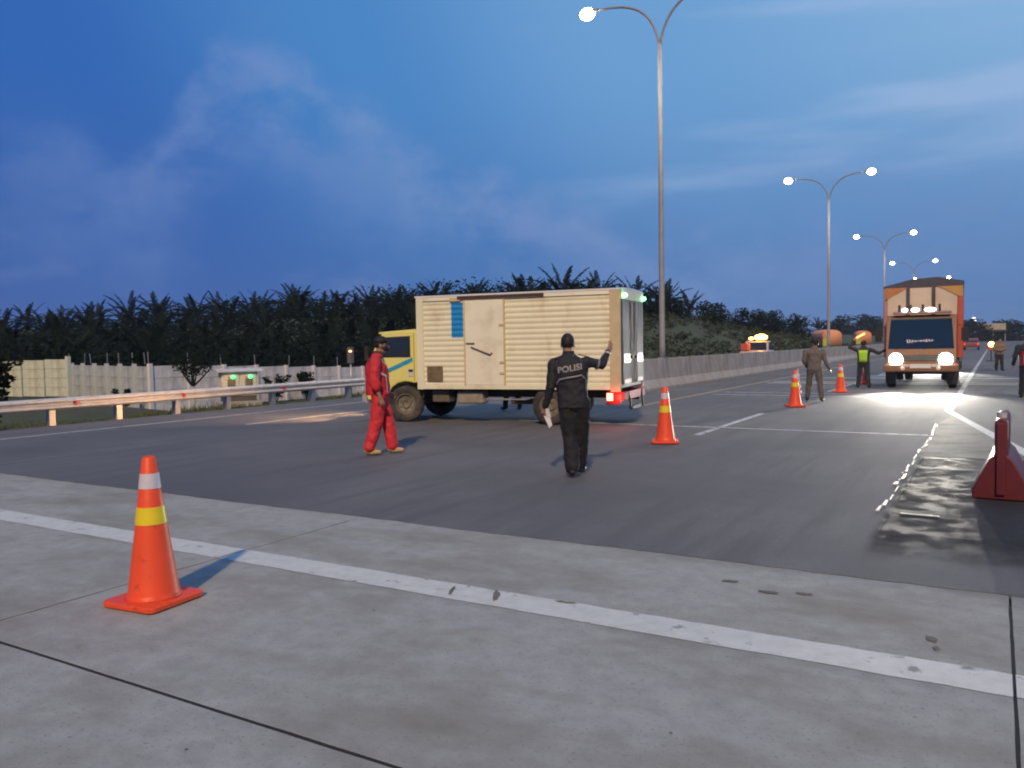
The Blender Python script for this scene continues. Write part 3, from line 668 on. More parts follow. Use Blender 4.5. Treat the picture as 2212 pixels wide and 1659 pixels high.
    MB().add([(5.725, -.74, 1.30), (5.725, .74, 1.30), (5.385, .68, 1.84), (5.385, -.68, 1.84)], [(0, 1, 2, 3)]).build('windscreen', glass, cab)
    MB().prism([(5.70, .38), (5.84, .42), (5.84, .58), (5.78, .62)], -.88, .88, 'y').build('front_bumper', M('bumper_grey', (.35, .34, .33), .5), cab, bevel=.015)
    hl = M('headlamp_warm', (.9, .8, .6), .2, var=0, emit=(1, .72, .42), es=14)
    for s in (1, -1):
        MB().lathe([(.001, .03), (.06, .025), (.085, .0), (.085, -.06)], 16, (5.775, s * .60, .80), 'x').build('headlight', hl, cab, smooth=True)
        spot('headlight_beam', t, (5.85, s * .60, .80), (8.6, s * .75 + .35, 0.0), 600, (1, .56, .26), R(62), .8, .06)
build_box_truck()

# ------------------------------------------------------------------ orange truck with its headlights on
def build_orange_truck():
    random.seed(31)
    org = M('truck_orange', (.47, .20, .075), .5, var=.14, scale=2, col2=(.20, .095, .06), c2scale=3, c2pos=(.58, .78))
    redp = M('truck_red', (.48, .085, .055), .5, var=.12, scale=2)
    amber = M('amber_board', (.48, .26, .08), .55, var=.12, scale=3)
    tarp = M('cream_tarp', (.60, .50, .40), .8, var=.08, scale=2, bump=.5, bscale=5)
    slate = M('cargo_slate', (.07, .085, .13), .6, var=.2, scale=3); dk = M('cargo_dark', (.06, .055, .075), .6, var=.2, scale=4)
    t = thing('cargo_truck', 'orange cargo truck with blazing white headlights facing the viewer', 'truck', (-2.03, 28.6, .0125), R(2))
    # local: x to the image right, y away, front at y=0
    cabm = M('cab_orange', (.27, .135, .075), .45, var=.12, scale=2, col2=(.22, .10, .06), c2scale=3, c2pos=(.58, .78))
    cab = MB().prism([(0, .55), (0, 1.18), (.04, 1.24), (.22, 2.22), (.34, 2.34), (1.55, 2.36), (1.55, .55)], -1.0, 1.0, 'x').build('cab', cabm, t, bevel=.05, seg=3)
    ws_ = MB().add([(-.93, .045, 1.27), (.93, .045, 1.27), (.86, .222, 2.22), (-.86, .222, 2.22)], [(0, 1, 2, 3)])
    ws_.v = [(x, y - .012, z) for x, y, z in ws_.v]; scr = ws_.build('windscreen', M('screen_glass', (.012, .03, .06), .12, var=0, spec=.6), cab)
    MB().add([(-.87, .19, 2.02), (.87, .19, 2.02), (.86, .206, 2.21), (-.86, .206, 2.21)], [(0, 1, 2, 3)]).build('sun_strip', M('green_tint', (.05, .13, .12), .3, var=.1), scr)
    # script lettering too blurred to read: a run of pale brush strokes
    m = MB(); pts = []
    for i in range(46):
        u = i / 45; a = .06 * (1 - .4 * u) * (.6 + .4 * math.sin(u * 9 + 1)); zz = 1.50 + .03 * u + a * math.sin(u * 62); pts.append((-.40 + .76 * u + .02 * math.cos(u * 62), .072 + (zz - 1.27) * .187 - .03, zz))
    m.tube(pts, .024, 6); m.build('script_lettering', M('pale_lettering', (.72, .64, .70), .5, var=0), scr)
    MB().tube([(-.70, .02, 1.26), (-.15, .06, 1.44)], .010, 6).build('wiper', blackplastic, scr); MB().tube([(.10, .02, 1.26), (.62, .06, 1.44)], .010, 6).build('wiper', blackplastic, scr)
    g = MB().box(-.62, .62, -.025, .02, .90, 1.06).build('grille', M('grille_green', (.10, .12, .10), .5, var=.2), cab)
    for k in range(3): MB().box(-.58, .58, -.035, -.022, .92 + .045 * k, .935 + .045 * k).build('slat', M('grille_chrome', (.45, .44, .42), .3, .6), g)
    for x, rr in ((-.13, .055), (.11, .055)):
        MB().prism([(x, 1.08), (x + .07, 1.13), (x + .11, 1.16), (x + .04, 1.13)], -.030, -.004, 'y').build('emblem', M('emblem_chrome', (.8, .75, .65), .2, .5), cab)
    bp = MB().prism([(-.10, .54), (-.12, .58), (-.10, .76), (-.02, .80), (.2, .80), (.2, .54)], -1.06, 1.06, 'x').build('front_bumper', cabm, cab, bevel=.03)
    MB().box(-.30, .30, -.135, -.118, .66, .79).build('number_plate', M('plate_white', (.78, .76, .74), .4, var=.05), bp)
    MB().box(-.50, -.32, -.13, -.112, .70, .78).build('bumper_step', M('step_white', (.7, .68, .66), .4), bp); MB().box(.32, .50, -.13, -.112, .70, .78).build('bumper_step', MATS['step_white'], bp)
    fog = M('fog_lamp', (.8, .55, .5), .3, var=0, emit=(1, .62, .52), es=.25)
    for s in (-1, 1):
        MB().lathe([(.001, -.15), (.05, -.145), (.065, -.11)], 16, (s * .50, 0, .655), 'y').build('fog_lamp', fog, bp, smooth=True)
    hl = M('headlamp_white', (.95, .95, .95), .1, var=0, emit=(1, .97, .90), es=60); bezel = M('lamp_bezel', (.5, .5, .5), .3, .6)
    for s in (-1, 1):
        h = MB().lathe([(.23, -.02), (.24, -.04), (.205, -.045), (.20, -.02), (.23, -.02)], 28, (s * .70, 0, .93), 'y').build('headlight', bezel, cab, smooth=True)
        MB().lathe([(.001, -.075), (.12, -.065), (.19, -.03), (.20, -.01)], 28, (s * .70, 0, .93), 'y').build('lens', hl, h, smooth=True)
        spot('headlight_beam', t, (s * .70, -.14, .93), (s * .55 - .0, -9.0, 0.0), 2600, (1, .93, .80), R(46), .75, .09)
        MB().tube([(s * 1.03, .18, 2.0), (s * 1.22, .08, 1.95), (s * 1.22, .08, 1.55)], .016, 6).build('mirror_arm', blackplastic, cab)
        MB().box(s * 1.22 - .10, s * 1.22 + .10, .06, .12, 1.50, 1.92).build('mirror', blackplastic, cab, bevel=.02)
    # roof rack with lamps
    rk = MB().prism([(.12, 2.36), (.10, 2.42), (.42, 2.46), (.75, 2.37)], -.80, .85, 'x').build('roof_visor', M('visor_mauve', (.36, .22, .20), .5, var=.1), cab, bevel=.012)
    wl = M('work_lamp', (.9, .9, .85), .2, var=0, emit=(1, .95, .86), es=7)
    for x, w in ((-.46, .09), (-.16, .12), (.26, .17)):
        MB().ellipsoid((x, .09, 2.49), w, .05, .065, 14, 8).build('roof_lamp', wl, rk, smooth=True)
    for x in (-.62, -.30, .05, .52): MB().box(x - .035, x + .035, .16, .22, 2.44, 2.66).build('lamp_post', blackplastic, rk)
    # cargo body
    W = 1.17; y0, y2 = 1.72, 8.2; zr = 3.30; zc = 3.52
    body = MB().box(-W + .03, W - .03, y0 + .04, y2, .95, zr).build('cargo_body', slate, t)
    MB().prism([(-W - .03, zr - .02), (-W - .03, zr + .05), (-.3, zc + .05), (.45, zc + .08), (W + .03, zr + .14), (W + .03, zr - .02)], y0 - .02, y2 + .03, 'y').build('roof', dk, body)
    MB().box(-W + .10, W - .16, y0 - .01, y0 + .03, 2.2, zr - .03).build('front_tarp', tarp, body)
    MB().prism([(-W, zr - .01), (-.45, zr - .01), (-W, zr - .42)], y0 - .035, y0 - .012, 'y').build('corner_board', org, body)
    MB().prism([(W, zr - .01), (.42, zr - .01), (.55, zr - .06), (W - .10, zr - .36), (W, zr - .36)], y0 - .035, y0 - .012, 'y').build('corner_board', amber, body)
    for x in (-.44, .32): MB().box(x - .05, x + .05, y0 - .06, y0 - .036, 2.2, zr - .02).build('front_post', dk, body)
    MB().box(W - .16, W + .01, y0 - .05, y0 + .06, .95, zr - .37).build('side_post', redp, body, bevel=.01); MB().box(-W, -W + .11, y0 - .05, y0 + .06, .95, zr - .43).build('side_post', M('post_mauve', (.40, .20, .20), .6, var=.1), body, bevel=.01)
    for s in (-1, 1):
        for k in range(7): MB().box(min(s * (W - .03), s * (W + .02)), max(s * (W - .03), s * (W + .02)), y0 + .5 + k * .9, y0 + .58 + k * .9, .95, zr - .02).build('stake', dk, body)
        for k in range(8): MB().box(min(s * (W - .03), s * (W + .005)), max(s * (W - .03), s * (W + .005)), y0 + .08, y2, 1.0 + .28 * k, 1.22 + .28 * k).build('side_board', slate, body)
    ch = MB()
    for s in (-1, 1): ch.box(s * .38 - .05, s * .38 + .05, .3, y2, .62, .86)
    for k in range(7): ch.box(-1.05, 1.05, y0 + .2 + k * .95, y0 + .32 + k * .95, .86, .96)
    chs = ch.build('chassis', MATS['chassis_dirt'], t)
    MB().tube([(-.9, .95, .5), (.9, .95, .5)], .07, 8).build('axle', darkmetal, chs); MB().tube([(-.8, 6.3, .5), (.8, 6.3, .5)], .09, 8).build('axle', darkmetal, chs)
    MB().box(.62, 1.05, 2.2, 3.1, .45, .85).build('fuel_tank', M('tank_steel', (.40, .38, .36), .4, .5), chs, bevel=.06)
    ws2 = wheel_meshes(.49, .26, 'orange')
    for s in (-1, 1):
        wheel(ws2, t, (s * .88, .95, .49), R(90) * -s); wheel(ws2, t, (s * .94, 6.3, .49), R(90) * -s); wheel(ws2, t, (s * .62, 6.3, .49), R(90) * -s)
        MB().box(s * .88 - .15, s * .88 + .15, .42, .46, .15, .55).build('mud_flap', blackplastic, chs)
build_orange_truck()

# ------------------------------------------------------------------ vehicles beyond the median and far away
def small_car(name, label, cat, loc, rz, col, pick=False):
    t = thing(name, label, cat, loc, rz)      # local: front +y
    pm = M('carpaint_%s' % name + str(round(col[0], 2)), col, .3, var=.04, coat=.6)
    pr = [(-2.1, .35), (-2.15, .7), (-2.05, .95), (-.55 if pick else -1.7, .98), (.95, .98), (2.0, .85), (2.12, .6), (2.1, .35)]
    b = MB().prism(pr, -.84, .84, 'x').build('body', pm, t, bevel=.06, seg=3)
    cr = [(-.75, .95), (-.62, 1.58), (.35, 1.60), (1.0, .95)] if pick else [(-1.85, .95), (-1.35, 1.45), (.25, 1.47), (1.05, .95)]
    c = MB().prism(cr, -.74, .74, 'x').build('cabin', pm, t, bevel=.05, seg=2)
    MB().add([(-.64, cr[0][0] - .0 + .03 - .02, 1.0), (.64, cr[0][0] + .01, 1.0), (.60, cr[1][0] - .035, cr[1][1] - .07), (-.60, cr[1][0] - .035, cr[1][1] - .07)], [(0, 1, 2, 3)]).build('rear_window', glass, c)
    for s in (-1, 1):
        MB().prism([(cr[0][0] + .15, 1.0), (cr[1][0] + .06, 1.50 if pick else 1.40), (cr[2][0] - .04, 1.50 if pick else 1.40), (cr[3][0] - .18, 1.0)], s * .738, s * .752, 'x').build('side_window', glass, c)
        MB().box(s * .72 - .09, s * .72 + .09, -2.17, -2.10, .66, .84).build('tail_lamp', M('car_tail', (.6, .03, .03), .3, var=0, emit=(1, .08, .05), es=1.2), b)
    w = wheel_meshes(.32, .2, 'car')
    for s in (-1, 1):
        for y in (-1.3, 1.35): wheel(w, t, (s * .76, y, .32), R(90) * -s)
    return t, c
pt, pc = small_car('patrol_pickup', 'red and white patrol pickup with a glowing amber light bar beyond the median wall', 'pickup', (-13.6, 55.2, .0), R(4), (.55, .42, .40), True)
MB().box(-.62, .62, -.30, .02, 1.62, 1.70).build('light_bar', darkmetal, pc)
amb = M('amber_beacon', (1, .6, .1), .3, var=0, emit=(1, .52, .07), es=22)
MB().ellipsoid((.18, -.15, 1.84), .42, .16, .20).build('beacon', amb, pc, smooth=True); MB().ellipsoid((-.45, -.15, 1.77), .16, .12, .09).build('beacon', amb, pc, smooth=True)
lt = bpy.data.lights.new('beacon_glow', 'POINT'); lt.energy = 160; lt.color = (1, .45, .06); lt.shadow_soft_size = .2
lo = bpy.data.objects.new('beacon_glow', lt); COL.objects.link(lo); lo.parent = pt; lo.location = (.1, -.5, 2.15)
MB().box(-.80, -.35, -2.1, -1.0, .98, 1.45).build('red_load', M('load_red', (.5, .09, .06), .6), pt, bevel=.05)
def tarp_truck(label, loc, rz, h):
    t = thing('tarp_truck', label, 'truck', loc, rz, 'trucks under orange tarpaulins beyond the median')
    og = M('orange_tarp', (.66, .28, .15), .7, var=.12, scale=1.5, bump=.5, bscale=3)
    m = MB(); rs = []
    for y in (-2.4, -2.2, 0, 2.0, 2.2):
        k = .94 if abs(y) > 2.1 else 1; rs.append([(-1.0 * k, y, .95)] + [(-1.0 * k + 2.0 * k * i / 10, y, lerp(h - .45, h, math.sin(math.pi * i / 10) ** .6) * (1 if k == 1 else .985)) for i in range(11)] + [(1.0 * k, y, .95)])
    m.rings(rs); m.build('tarpaulin', og, t, smooth=True)
    MB().box(-.98, .98, -2.4, 2.2, .72, 1.05).build('load_bed', M('bed_green', (.06, .16, .07), .6, var=.2), t)
    MB().box(-.95, -.25, -2.46, -2.40, .95, 1.75).build('tail_board', M('yellow_green_board', (.40, .42, .07), .5, var=.1), t)
    MB().prism([(2.3, .5), (2.3, 1.95), (3.4, 1.95), (3.75, 1.2), (3.78, .5)], -.9, .9, 'x').build('cab', M('far_cab', (.5, .40, .12), .4), t, bevel=.05)
    MB().box(-.4, .4, -2.3, 3.3, .5, .72).build('chassis', MATS['chassis_dirt'], t)
    w = wheel_meshes(.40, .22, 'tarp')
    for s in (-1, 1):
        for y in (-1.3, 2.9): wheel(w, t, (s * .82, y, .40), R(90) * -s)
tarp_truck('truck under a domed orange tarpaulin with a yellow-green tailboard, left of the second lamp post', (-15.4, 91, 0), R(24), 2.66)
tarp_truck('truck under an orange tarpaulin directly behind the man raising a light wand', (-15.4, 118, 0), R(12), 2.75)
small_car('far_car', 'small distant red car just right of the orange truck', 'car', (-2.6, 118, 0), 0, (.22, .07, .06))

fc, fcc = small_car('following_car', 'dark car hidden behind the orange truck with headlights on the road', 'car', (-2.35, 46.5, 0), R(180), (.05, .055, .07))
for s_ in (-1, 1):
    MB().ellipsoid((s_ * .62, 2.10, .68), .12, .05, .08, 12, 8).build('headlight', M('car_headlamp', (.9, .9, .9), .2, var=0, emit=(1, .97, .88), es=20), fc, smooth=True)
    spot('headlight_beam', fc, (s_ * .62, 2.22, .68), (s_ * .9, 10.5, 0.0), 2200, (1, .96, .86), R(42), .7, .07)
def toll_canopy():
    t = thing('toll_canopy', 'distant pale toll gantry board across the road beyond the orange truck', 'gantry', (-.8, 330, 0))
    MB().box(-3.6, 3.8, -1, 1, 4.0, 6.2).build('sign_board', M('board_cream', (.42, .38, .30), .6, var=.25, scale=1.2), t)
    for x in (-3.4, 0, 3.6): MB().box(x - .2, x + .2, -.2, .2, -.3, 4.0).build('column', M('far_grey', (.2, .2, .22), .7), t)
    MB().box(-3.8, 4.2, -1.2, 1.2, 3.4, 3.98).build('beam', M('far_dark', (.05, .05, .06), .7), t)
toll_canopy()
def far_building():
    t = thing('toll_office', 'dim grey building at the far right edge beyond the road', 'building', (13.6, 270, 0))
    MB().box(-4.5, 9, -4, 4, -.4, 5.6).build('wall', M('office_wall', (.16, .15, .17), .8, var=.1), t)
    MB().box(-5, 9.5, -4.6, 4.6, 5.6, 6.0).build('roof', M('far_dark', (.05, .05, .06)), t)
    for x in (-3, -.5, 2, 4.5): MB().box(x, x + 1.4, -4.06, -4.0, 2.2, 4.0).build('window', glass, t)
far_building()
FAR = (('topmost', (-12.6, 528)), ('second from top', (-13.6, 612)), ('third from top', (-14.6, 706)), ('lowest', (-14.9, 830)))
for i, (lab, (x, y)) in enumerate(FAR):
    t = thing('roadside_lamp', lab + ' of four tiny slanting far lights right of the orange truck', 'street lamp', (x, y, 0), 0, 'far lights in a slanting row')
    MB().tube([(0, 0, -.3), (0, 0, 12)], .12, 6).build('pole', pole_m, t); MB().tube([(0, 0, 12), (1.6, 0, 12.4)], .08, 6).build('arm', pole_m, t)
    MB().ellipsoid((1.9, 0, 12.35), .9, .5, .28, 12, 6).build('lamp_head', M('far_lamp', (.9, .9, .8), .3, var=0, emit=(.95, .97, .85), es=3), t, smooth=True)
def beacon():
    t = thing('warning_beacon', 'far red stand with a round amber warning light on the white edge line', 'beacon', (-.25, 62, 0))
    MB().box(-.22, .22, -.05, .05, .75, .95).build('board', M('stand_red', (.4, .06, .05), .5), t); MB().box(-.03, .03, -.03, .03, 0, .95).build('stand', darkmetal, t); MB().box(-.3, .3, -.25, .25, 0, .05).build('foot', darkmetal, t)
    MB().ellipsoid((0, -.05, 1.12), .17, .12, .17).build('lamp', M('beacon_amber', (1, .6, .1), .3, var=0, emit=(1, .55, .10), es=14), t, smooth=True)
beacon()

# ------------------------------------------------------------------ vegetation
leafcol = [M('palm_leaf_%d' % i, c, .9, var=.3, scale=.8, spec=.05) for i, c in enumerate(((.0085, .0165, .0115), (.0065, .0135, .0105), (.011, .019, .012)))]  # leaf tones kept near black to stand in for lamp light not reaching them
bark = M('palm_bark', (.020, .018, .016), .9, var=.3, scale=5, bump=.8, bscale=9)
def palm_crown(seed, n=28):
    rnd = random.Random(seed); m = MB()
    for k in range(n):
        a = k * 2.39996 + rnd.uniform(-.2, .2); u = k / n; el = R(lerp(84, -18, u ** .85)) + rnd.uniform(-.12, .12); ln = lerp(3.2, 4.6, min(1, u * 1.8 + .25)) * rnd.uniform(.9, 1.1)
        dh = Vector((math.cos(a), math.sin(a), 0)); pts = []; p = Vector((0, 0, 0)) + dh * .12; e = el; seg = 8
        for i in range(seg + 1):
            pts.append(p.copy()); p = p + (dh * math.cos(e) + Vector((0, 0, 1)) * math.sin(e)) * ln / seg; e -= R(lerp(5, 13, u)) * rnd.uniform(.8, 1.2)
        m.tube(pts[:-1], [.05, .045, .04, .035, .03, .025, .02, .012], 4)
        side = Vector((-math.sin(a), math.cos(a), 0)); nl = 24
        for i in range(nl):
            f = .16 + .82 * i / (nl - 1); q = f * seg; j = min(seg - 1, int(q)); b = pts[j].lerp(pts[j + 1], q - j); t = (pts[j + 1] - pts[j]).normalized()
            L_ = .52 * math.sin(math.pi * min(1, .18 + f * .80)) ** .7 + .08
            for s in (-1, 1):
                d = (side * s * rnd.uniform(.8, 1) + t * rnd.uniform(.7, 1.3) + Vector((0, 0, rnd.uniform(-.35, .2)))).normalized()
                w = t * .042 + Vector((0, 0, .03)); tip = b + d * L_ + Vector((0, 0, -.14 * L_)); mid = b + d * L_ * .5
                m.add([b - w * .5, mid - w, tip, mid + w, b + w * .5], [(0, 1, 2, 3, 4)])
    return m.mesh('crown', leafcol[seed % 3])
def palm_trunk():
    m = MB(); rs = []
    pts = []; rad = []
    for i in range(15): pts.append((.03 * math.sin(i), .03 * math.cos(i * 1.7), i / 14)); rad.append((.30 + (.05 if i % 2 else 0)) * (1.15 - .25 * i / 14))
    m.tube(pts, rad, 9); return m.mesh('trunk', bark, True)
CROWNS = [palm_crown(i, 26 if i < 3 else 21) for i in range(6)]; TRUNK = palm_trunk()
def plant_palm(x, y, top, label, s=1.0, group='oil palms on the dark slope'):
    z = terrain(x, y) - .1; h = max(1.2, top - z - 4.5 * s)
    t = thing('oil_palm', label, 'palm tree', (x, y, z), random.uniform(0, 6.28), group)
    place(TRUNK, 'trunk', t, sc=(s, s, h)); place(random.choice(CROWNS), 'crown', t, (0, 0, h), random.uniform(0, 6.28), sc=(s, s, s * random.uniform(.9, 1.15)))
def build_palms():
    random.seed(17)
    fwd = Vector((-.5107, .8598)); rgt = Vector((.8598, .5107))
    sky = [(-200, 640), (0, 640), (130, 632), (250, 622), (420, 618), (600, 622), (680, 628), (880, 612), (1035, 600), (1150, 603), (1290, 606), (1400, 632), (1500, 648), (1600, 664), (1700, 672), (1760, 690), (1900, 694), (2300, 694)]
    def skyline(px):
        for (a, b), (c, d) in zip(sky, sky[1:]):
            if a <= px <= c: return lerp(b, d, (px - a) / (c - a))
        return 660
    def topz(px, D, drop=0.): return 1.62 + D * ((745 - (px - 1106) * .0175) - skyline(px) - drop) / 1760
    places = ['at the far left', 'left of the small pruned tree', 'above the electric cabinet', 'above the man in red', 'above the cargo truck cab', 'above the cargo truck roof', 'right of the cargo truck', 'on the embankment behind the median wall']
    rows = [(58, 6.0, 60), (70, 5.6, 44), (82, 5.2, 28), (95, 5.0, 15), (112, 5.2, 6), (134, 5.6, 0)]
    cnt = 0
    for ri, (D, sp, drop) in enumerate(rows):
        px = -90 + random.uniform(0, 60); rown = ['front row', 'second row', 'third row', 'fourth row', 'fifth row', 'skyline row'][ri]
        seen = {}
        while px < (1395 if D < 100 else 1470):
            d = D + random.uniform(-4, 4); lat = (px - 1106) / 1760 * d; p = fwd * d + rgt * lat
            if p.x < -33.2:
                reg = places[min(7, int(max(0, px) / 230))]; seen[reg] = seen.get(reg, 0) + 1
                ordw = ['leftmost', 'second', 'third', 'fourth', 'fifth', 'sixth', 'seventh'][min(6, seen[reg] - 1)]
                plant_palm(p.x, p.y, topz(px, d, drop + (13 if px > 820 else 5) + random.uniform(-5, 9)), '%s dark oil palm of the %s %s' % (ordw, rown, reg), random.uniform(.9, 1.2)); cnt += 1
            px += sp * random.uniform(.8, 1.15) * 1760 / d
    # palms that stand out against the sky
    for px, D, s, lab in ((1035, 150, 1.15, 'oil palm with fan crown standing highest above the front of the cargo box'), (1180, 150, 1.1, 'oil palm with spread crown above the middle of the cargo box'), (1250, 142, 1.0, 'oil palm above the rear half of the cargo box'), (1318, 150, .85, 'oil palm leaning above the rear end of the cargo box'),
                          (640, 118, 1.05, 'oil palm with raised fronds above the wall left of the man in red'), (860, 120, 1.1, 'tall oil palm just left above the cargo box front'), (200, 110, 1.0, 'oil palm poking above the skyline near the left edge'),
                          (1432, 118, 1.1, 'oil palm crown right behind the nearest lamp post'), (1490, 124, 1.0, 'oil palm with drooping right fronds at the top of the embankment'), (1725, 150, .9, 'ragged oil palm at the right end of the ridge'), (1770, 190, 1.0, 'lone oil palm left of the second lamp post')):
        lat = (px - 1106) / 1760 * D; p = fwd * D + rgt * lat; plant_palm(p.x, p.y, topz(px, D, 14), lab, s)
build_palms()
def leaf_mass(rnd, m, c, rx, ry, rz, n, s):
    for _ in range(n):
        while True:
            v = Vector((rnd.uniform(-1, 1), rnd.uniform(-1, 1), rnd.uniform(-1, 1)))
            if .35 < v.length < 1: break
        p = Vector(c) + Vector((v.x * rx, v.y * ry, v.z * rz)); a = Vector((rnd.gauss(0, 1), rnd.gauss(0, 1), rnd.gauss(0, .6))).normalized(); b = a.cross(Vector((rnd.gauss(0, 1), rnd.gauss(0, 1), rnd.gauss(0, 1)))).normalized()
        q = s * rnd.uniform(.6, 1.4); m.add([p - a * q, p + b * q * .45, p + a * q, p - b * q * .45], [(0, 1, 2, 3)])
def bushy_tree(seed):
    rnd = random.Random(seed); m = MB()
    for _ in range(13): leaf_mass(rnd, m, (rnd.uniform(-1.6, 1.6), rnd.uniform(-1.6, 1.6), rnd.uniform(-1.3, 1.4)), rnd.uniform(.7, 1.3), rnd.uniform(.7, 1.3), rnd.uniform(.5, .9), 120, .17)
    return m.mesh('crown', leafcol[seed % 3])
BUSH = [bushy_tree(i) for i in range(3)]
def broad_trunk():
    m = MB(); m.tube([(0, 0, 0), (.05, 0, .5), (0, .05, 1)], [.2, .15, .1], 7)
    for a in (0, 2.1, 4.2): m.tube([(0, .02, .8), (math.cos(a) * .7, math.sin(a) * .7, 1.1)], [.09, .03], 5)
    return m.mesh('trunk', bark)
BTRUNK = broad_trunk()
def build_trees():
    random.seed(23); fwd = Vector((-.5107, .8598)); rgt = Vector((.8598, .5107))
    ords = ['leftmost', 'second', 'third', 'fourth', 'fifth', 'sixth', 'seventh', 'eighth', 'ninth', 'tenth', 'eleventh', 'twelfth']
    for i, (px, D, top) in enumerate(((1395, 100, 632), (1460, 108, 652), (1520, 112, 660), (1555, 118, 664), (1590, 124, 662), (1625, 128, 664), (1660, 132, 668), (1692, 136, 672), (1715, 140, 680))):
        lat = (px - 1106) / 1760 * D; p = fwd * D + rgt * lat; z = terrain(p.x, p.y); tz = 1.62 + D * ((745 - (px - 1106) * .0175) - top) / 1760
        s = random.uniform(1.05, 1.4); t = thing('bushy_tree', ords[i] + ' dark bushy tree from the left on the embankment ridge behind the median wall', 'tree', (p.x, p.y, z - .1), random.uniform(0, 6), 'bushy trees on the embankment ridge')
        h = max(.8, tz - z - 1.9 * s); place(BTRUNK, 'trunk', t, sc=(1, 1, h)); place(BUSH[i % 3], 'crown', t, (0, 0, h), random.uniform(0, 6), sc=(s, s, s))
    for i, px in enumerate((1800, 1835, 1868, 1900, 1945, 1990, 2040, 2085, 2112, 2140, 2168, 2200)):
        D = 300 + 20 * math.sin(i * 2.2); lat = (px - 1106) / 1760 * D; p = fwd * D + rgt * lat; z = terrain(p.x, p.y) if p.x < -18.3 else -.2; s = random.uniform(2.6, 3.3)
        if -18.3 < p.x < 11: p = p + fwd * 90 * 0; 
        tz = 1.62 + D * ((745 - (px - 1106) * .0175) - 690 + random.uniform(-3, 3)) / 1760
        t = thing('distant_tree', ords[i] + ' distant dark tree from the left along the far end of the road', 'tree', (p.x, p.y, z), random.uniform(0, 6), 'distant trees where the road vanishes')
        if -18.3 < p.x < 11: t.location = (p.x + (-1 if p.x < -3 else 1) * 0, p.y + 0, z)
        h = max(2, tz - z - 1.9 * s); place(BTRUNK, 'trunk', t, sc=(2, 2, h)); place(BUSH[i % 3], 'crown', t, (0, 0, h), random.uniform(0, 6), sc=(s * 1.25, s * 1.25, s))
build_trees()
def undergrowth():
    rnd = random.Random(5); m = MB()
    fwd = Vector((-.5107, .8598)); rgt = Vector((.8598, .5107))
    for _ in range(620):
        D = rnd.uniform(50, 125); px = rnd.uniform(-120, 1430); lat = (px - 1106) / 1760 * D; p = fwd * D + rgt * lat
        if p.x > -34: continue
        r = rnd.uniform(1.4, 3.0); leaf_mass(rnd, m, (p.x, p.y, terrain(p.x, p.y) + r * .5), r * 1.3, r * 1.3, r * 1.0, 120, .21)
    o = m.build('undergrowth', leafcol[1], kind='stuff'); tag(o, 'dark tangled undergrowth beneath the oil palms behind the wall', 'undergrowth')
    m = MB()
    for _ in range(480):
        y = rnd.uniform(58, 150); x = -rnd.uniform(19, 46); r = rnd.uniform(.4, 1.2); leaf_mass(rnd, m, (x, y, terrain(x, y) + r * .3), r * 1.3, r * 1.3, r * .6, 40, .22)
    o = m.build('embankment_scrub', M('scrub_leaf', (.030, .045, .020), .8, var=.5, scale=.35), kind='stuff'); tag(o, 'low scrub covering the embankment behind the median wall', 'scrub')
    m = MB(); g = M('grass_blade', (.070, .090, .030), .8, var=.35, scale=.9)
    for _ in range(15000):
        x = -18.35 - abs(rnd.gauss(0, 1)) * 3.2; y = rnd.uniform(5, 36)
        if x < -31: continue
        z = terrain(x, y) - .02; h = rnd.uniform(.05, .16) * (1 + .6 * math.sin(x * 1.3 + y * .9)); a = rnd.uniform(0, 3.14); w = .012
        l = Vector((rnd.gauss(0, .05), rnd.gauss(0, .05), h)); m.add([(x - w * math.cos(a), y - w * math.sin(a), z), (x + w * math.cos(a), y + w * math.sin(a), z), (x + l.x, y + l.y, z + h)], [(0, 1, 2)])
    o = m.build('verge_grass', g, kind='stuff'); tag(o, 'rough green grass on the verge behind the guardrail', 'grass')
undergrowth()
def small_tree():
    rnd = random.Random(2); x, y = -28.4, 22.1; z = terrain(x, y)
    t = thing('young_tree', 'small pruned tree with white painted trunk before the whitish wall', 'tree', (x, y, z), R(20))
    MB().tube([(0, 0, -.1), (.02, 0, .6), (0, .0, 1.15)], [.075, .065, .06], 8).build('trunk', M('limewash', (.5, .48, .45), .9, var=.15), t, smooth=True)
    m = MB(); lf = MB()
    for a, ln, u in ((.3, 1.3, .9), (1.4, 1.1, 1.3), (2.6, 1.35, .8), (3.7, 1.2, 1.2), (4.7, 1.4, .9), (5.6, 1.0, 1.5), (2.0, 1.2, 2.0)):
        p = [Vector((0, 0, 1.1))]; d = Vector((math.cos(a) * .7, math.sin(a) * .7, u * .75)).normalized()
        for k in range(5): p.append(p[-1] + d * ln / 5 + Vector((rnd.gauss(0, .03), rnd.gauss(0, .03), .03)))
        m.tube(p, [.045, .036, .03, .022, .015, .008], 6)
        for k in (2, 3, 4, 5):
            for _ in range(2):
                q = p[k]; e = q + Vector((rnd.gauss(0, .2), rnd.gauss(0, .2), rnd.uniform(.05, .35))); m.tube([q, e], [.012, .005], 4); leaf_mass(rnd, lf, e, .24, .24, .2, 20, .06)
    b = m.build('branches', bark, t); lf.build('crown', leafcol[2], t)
small_tree()
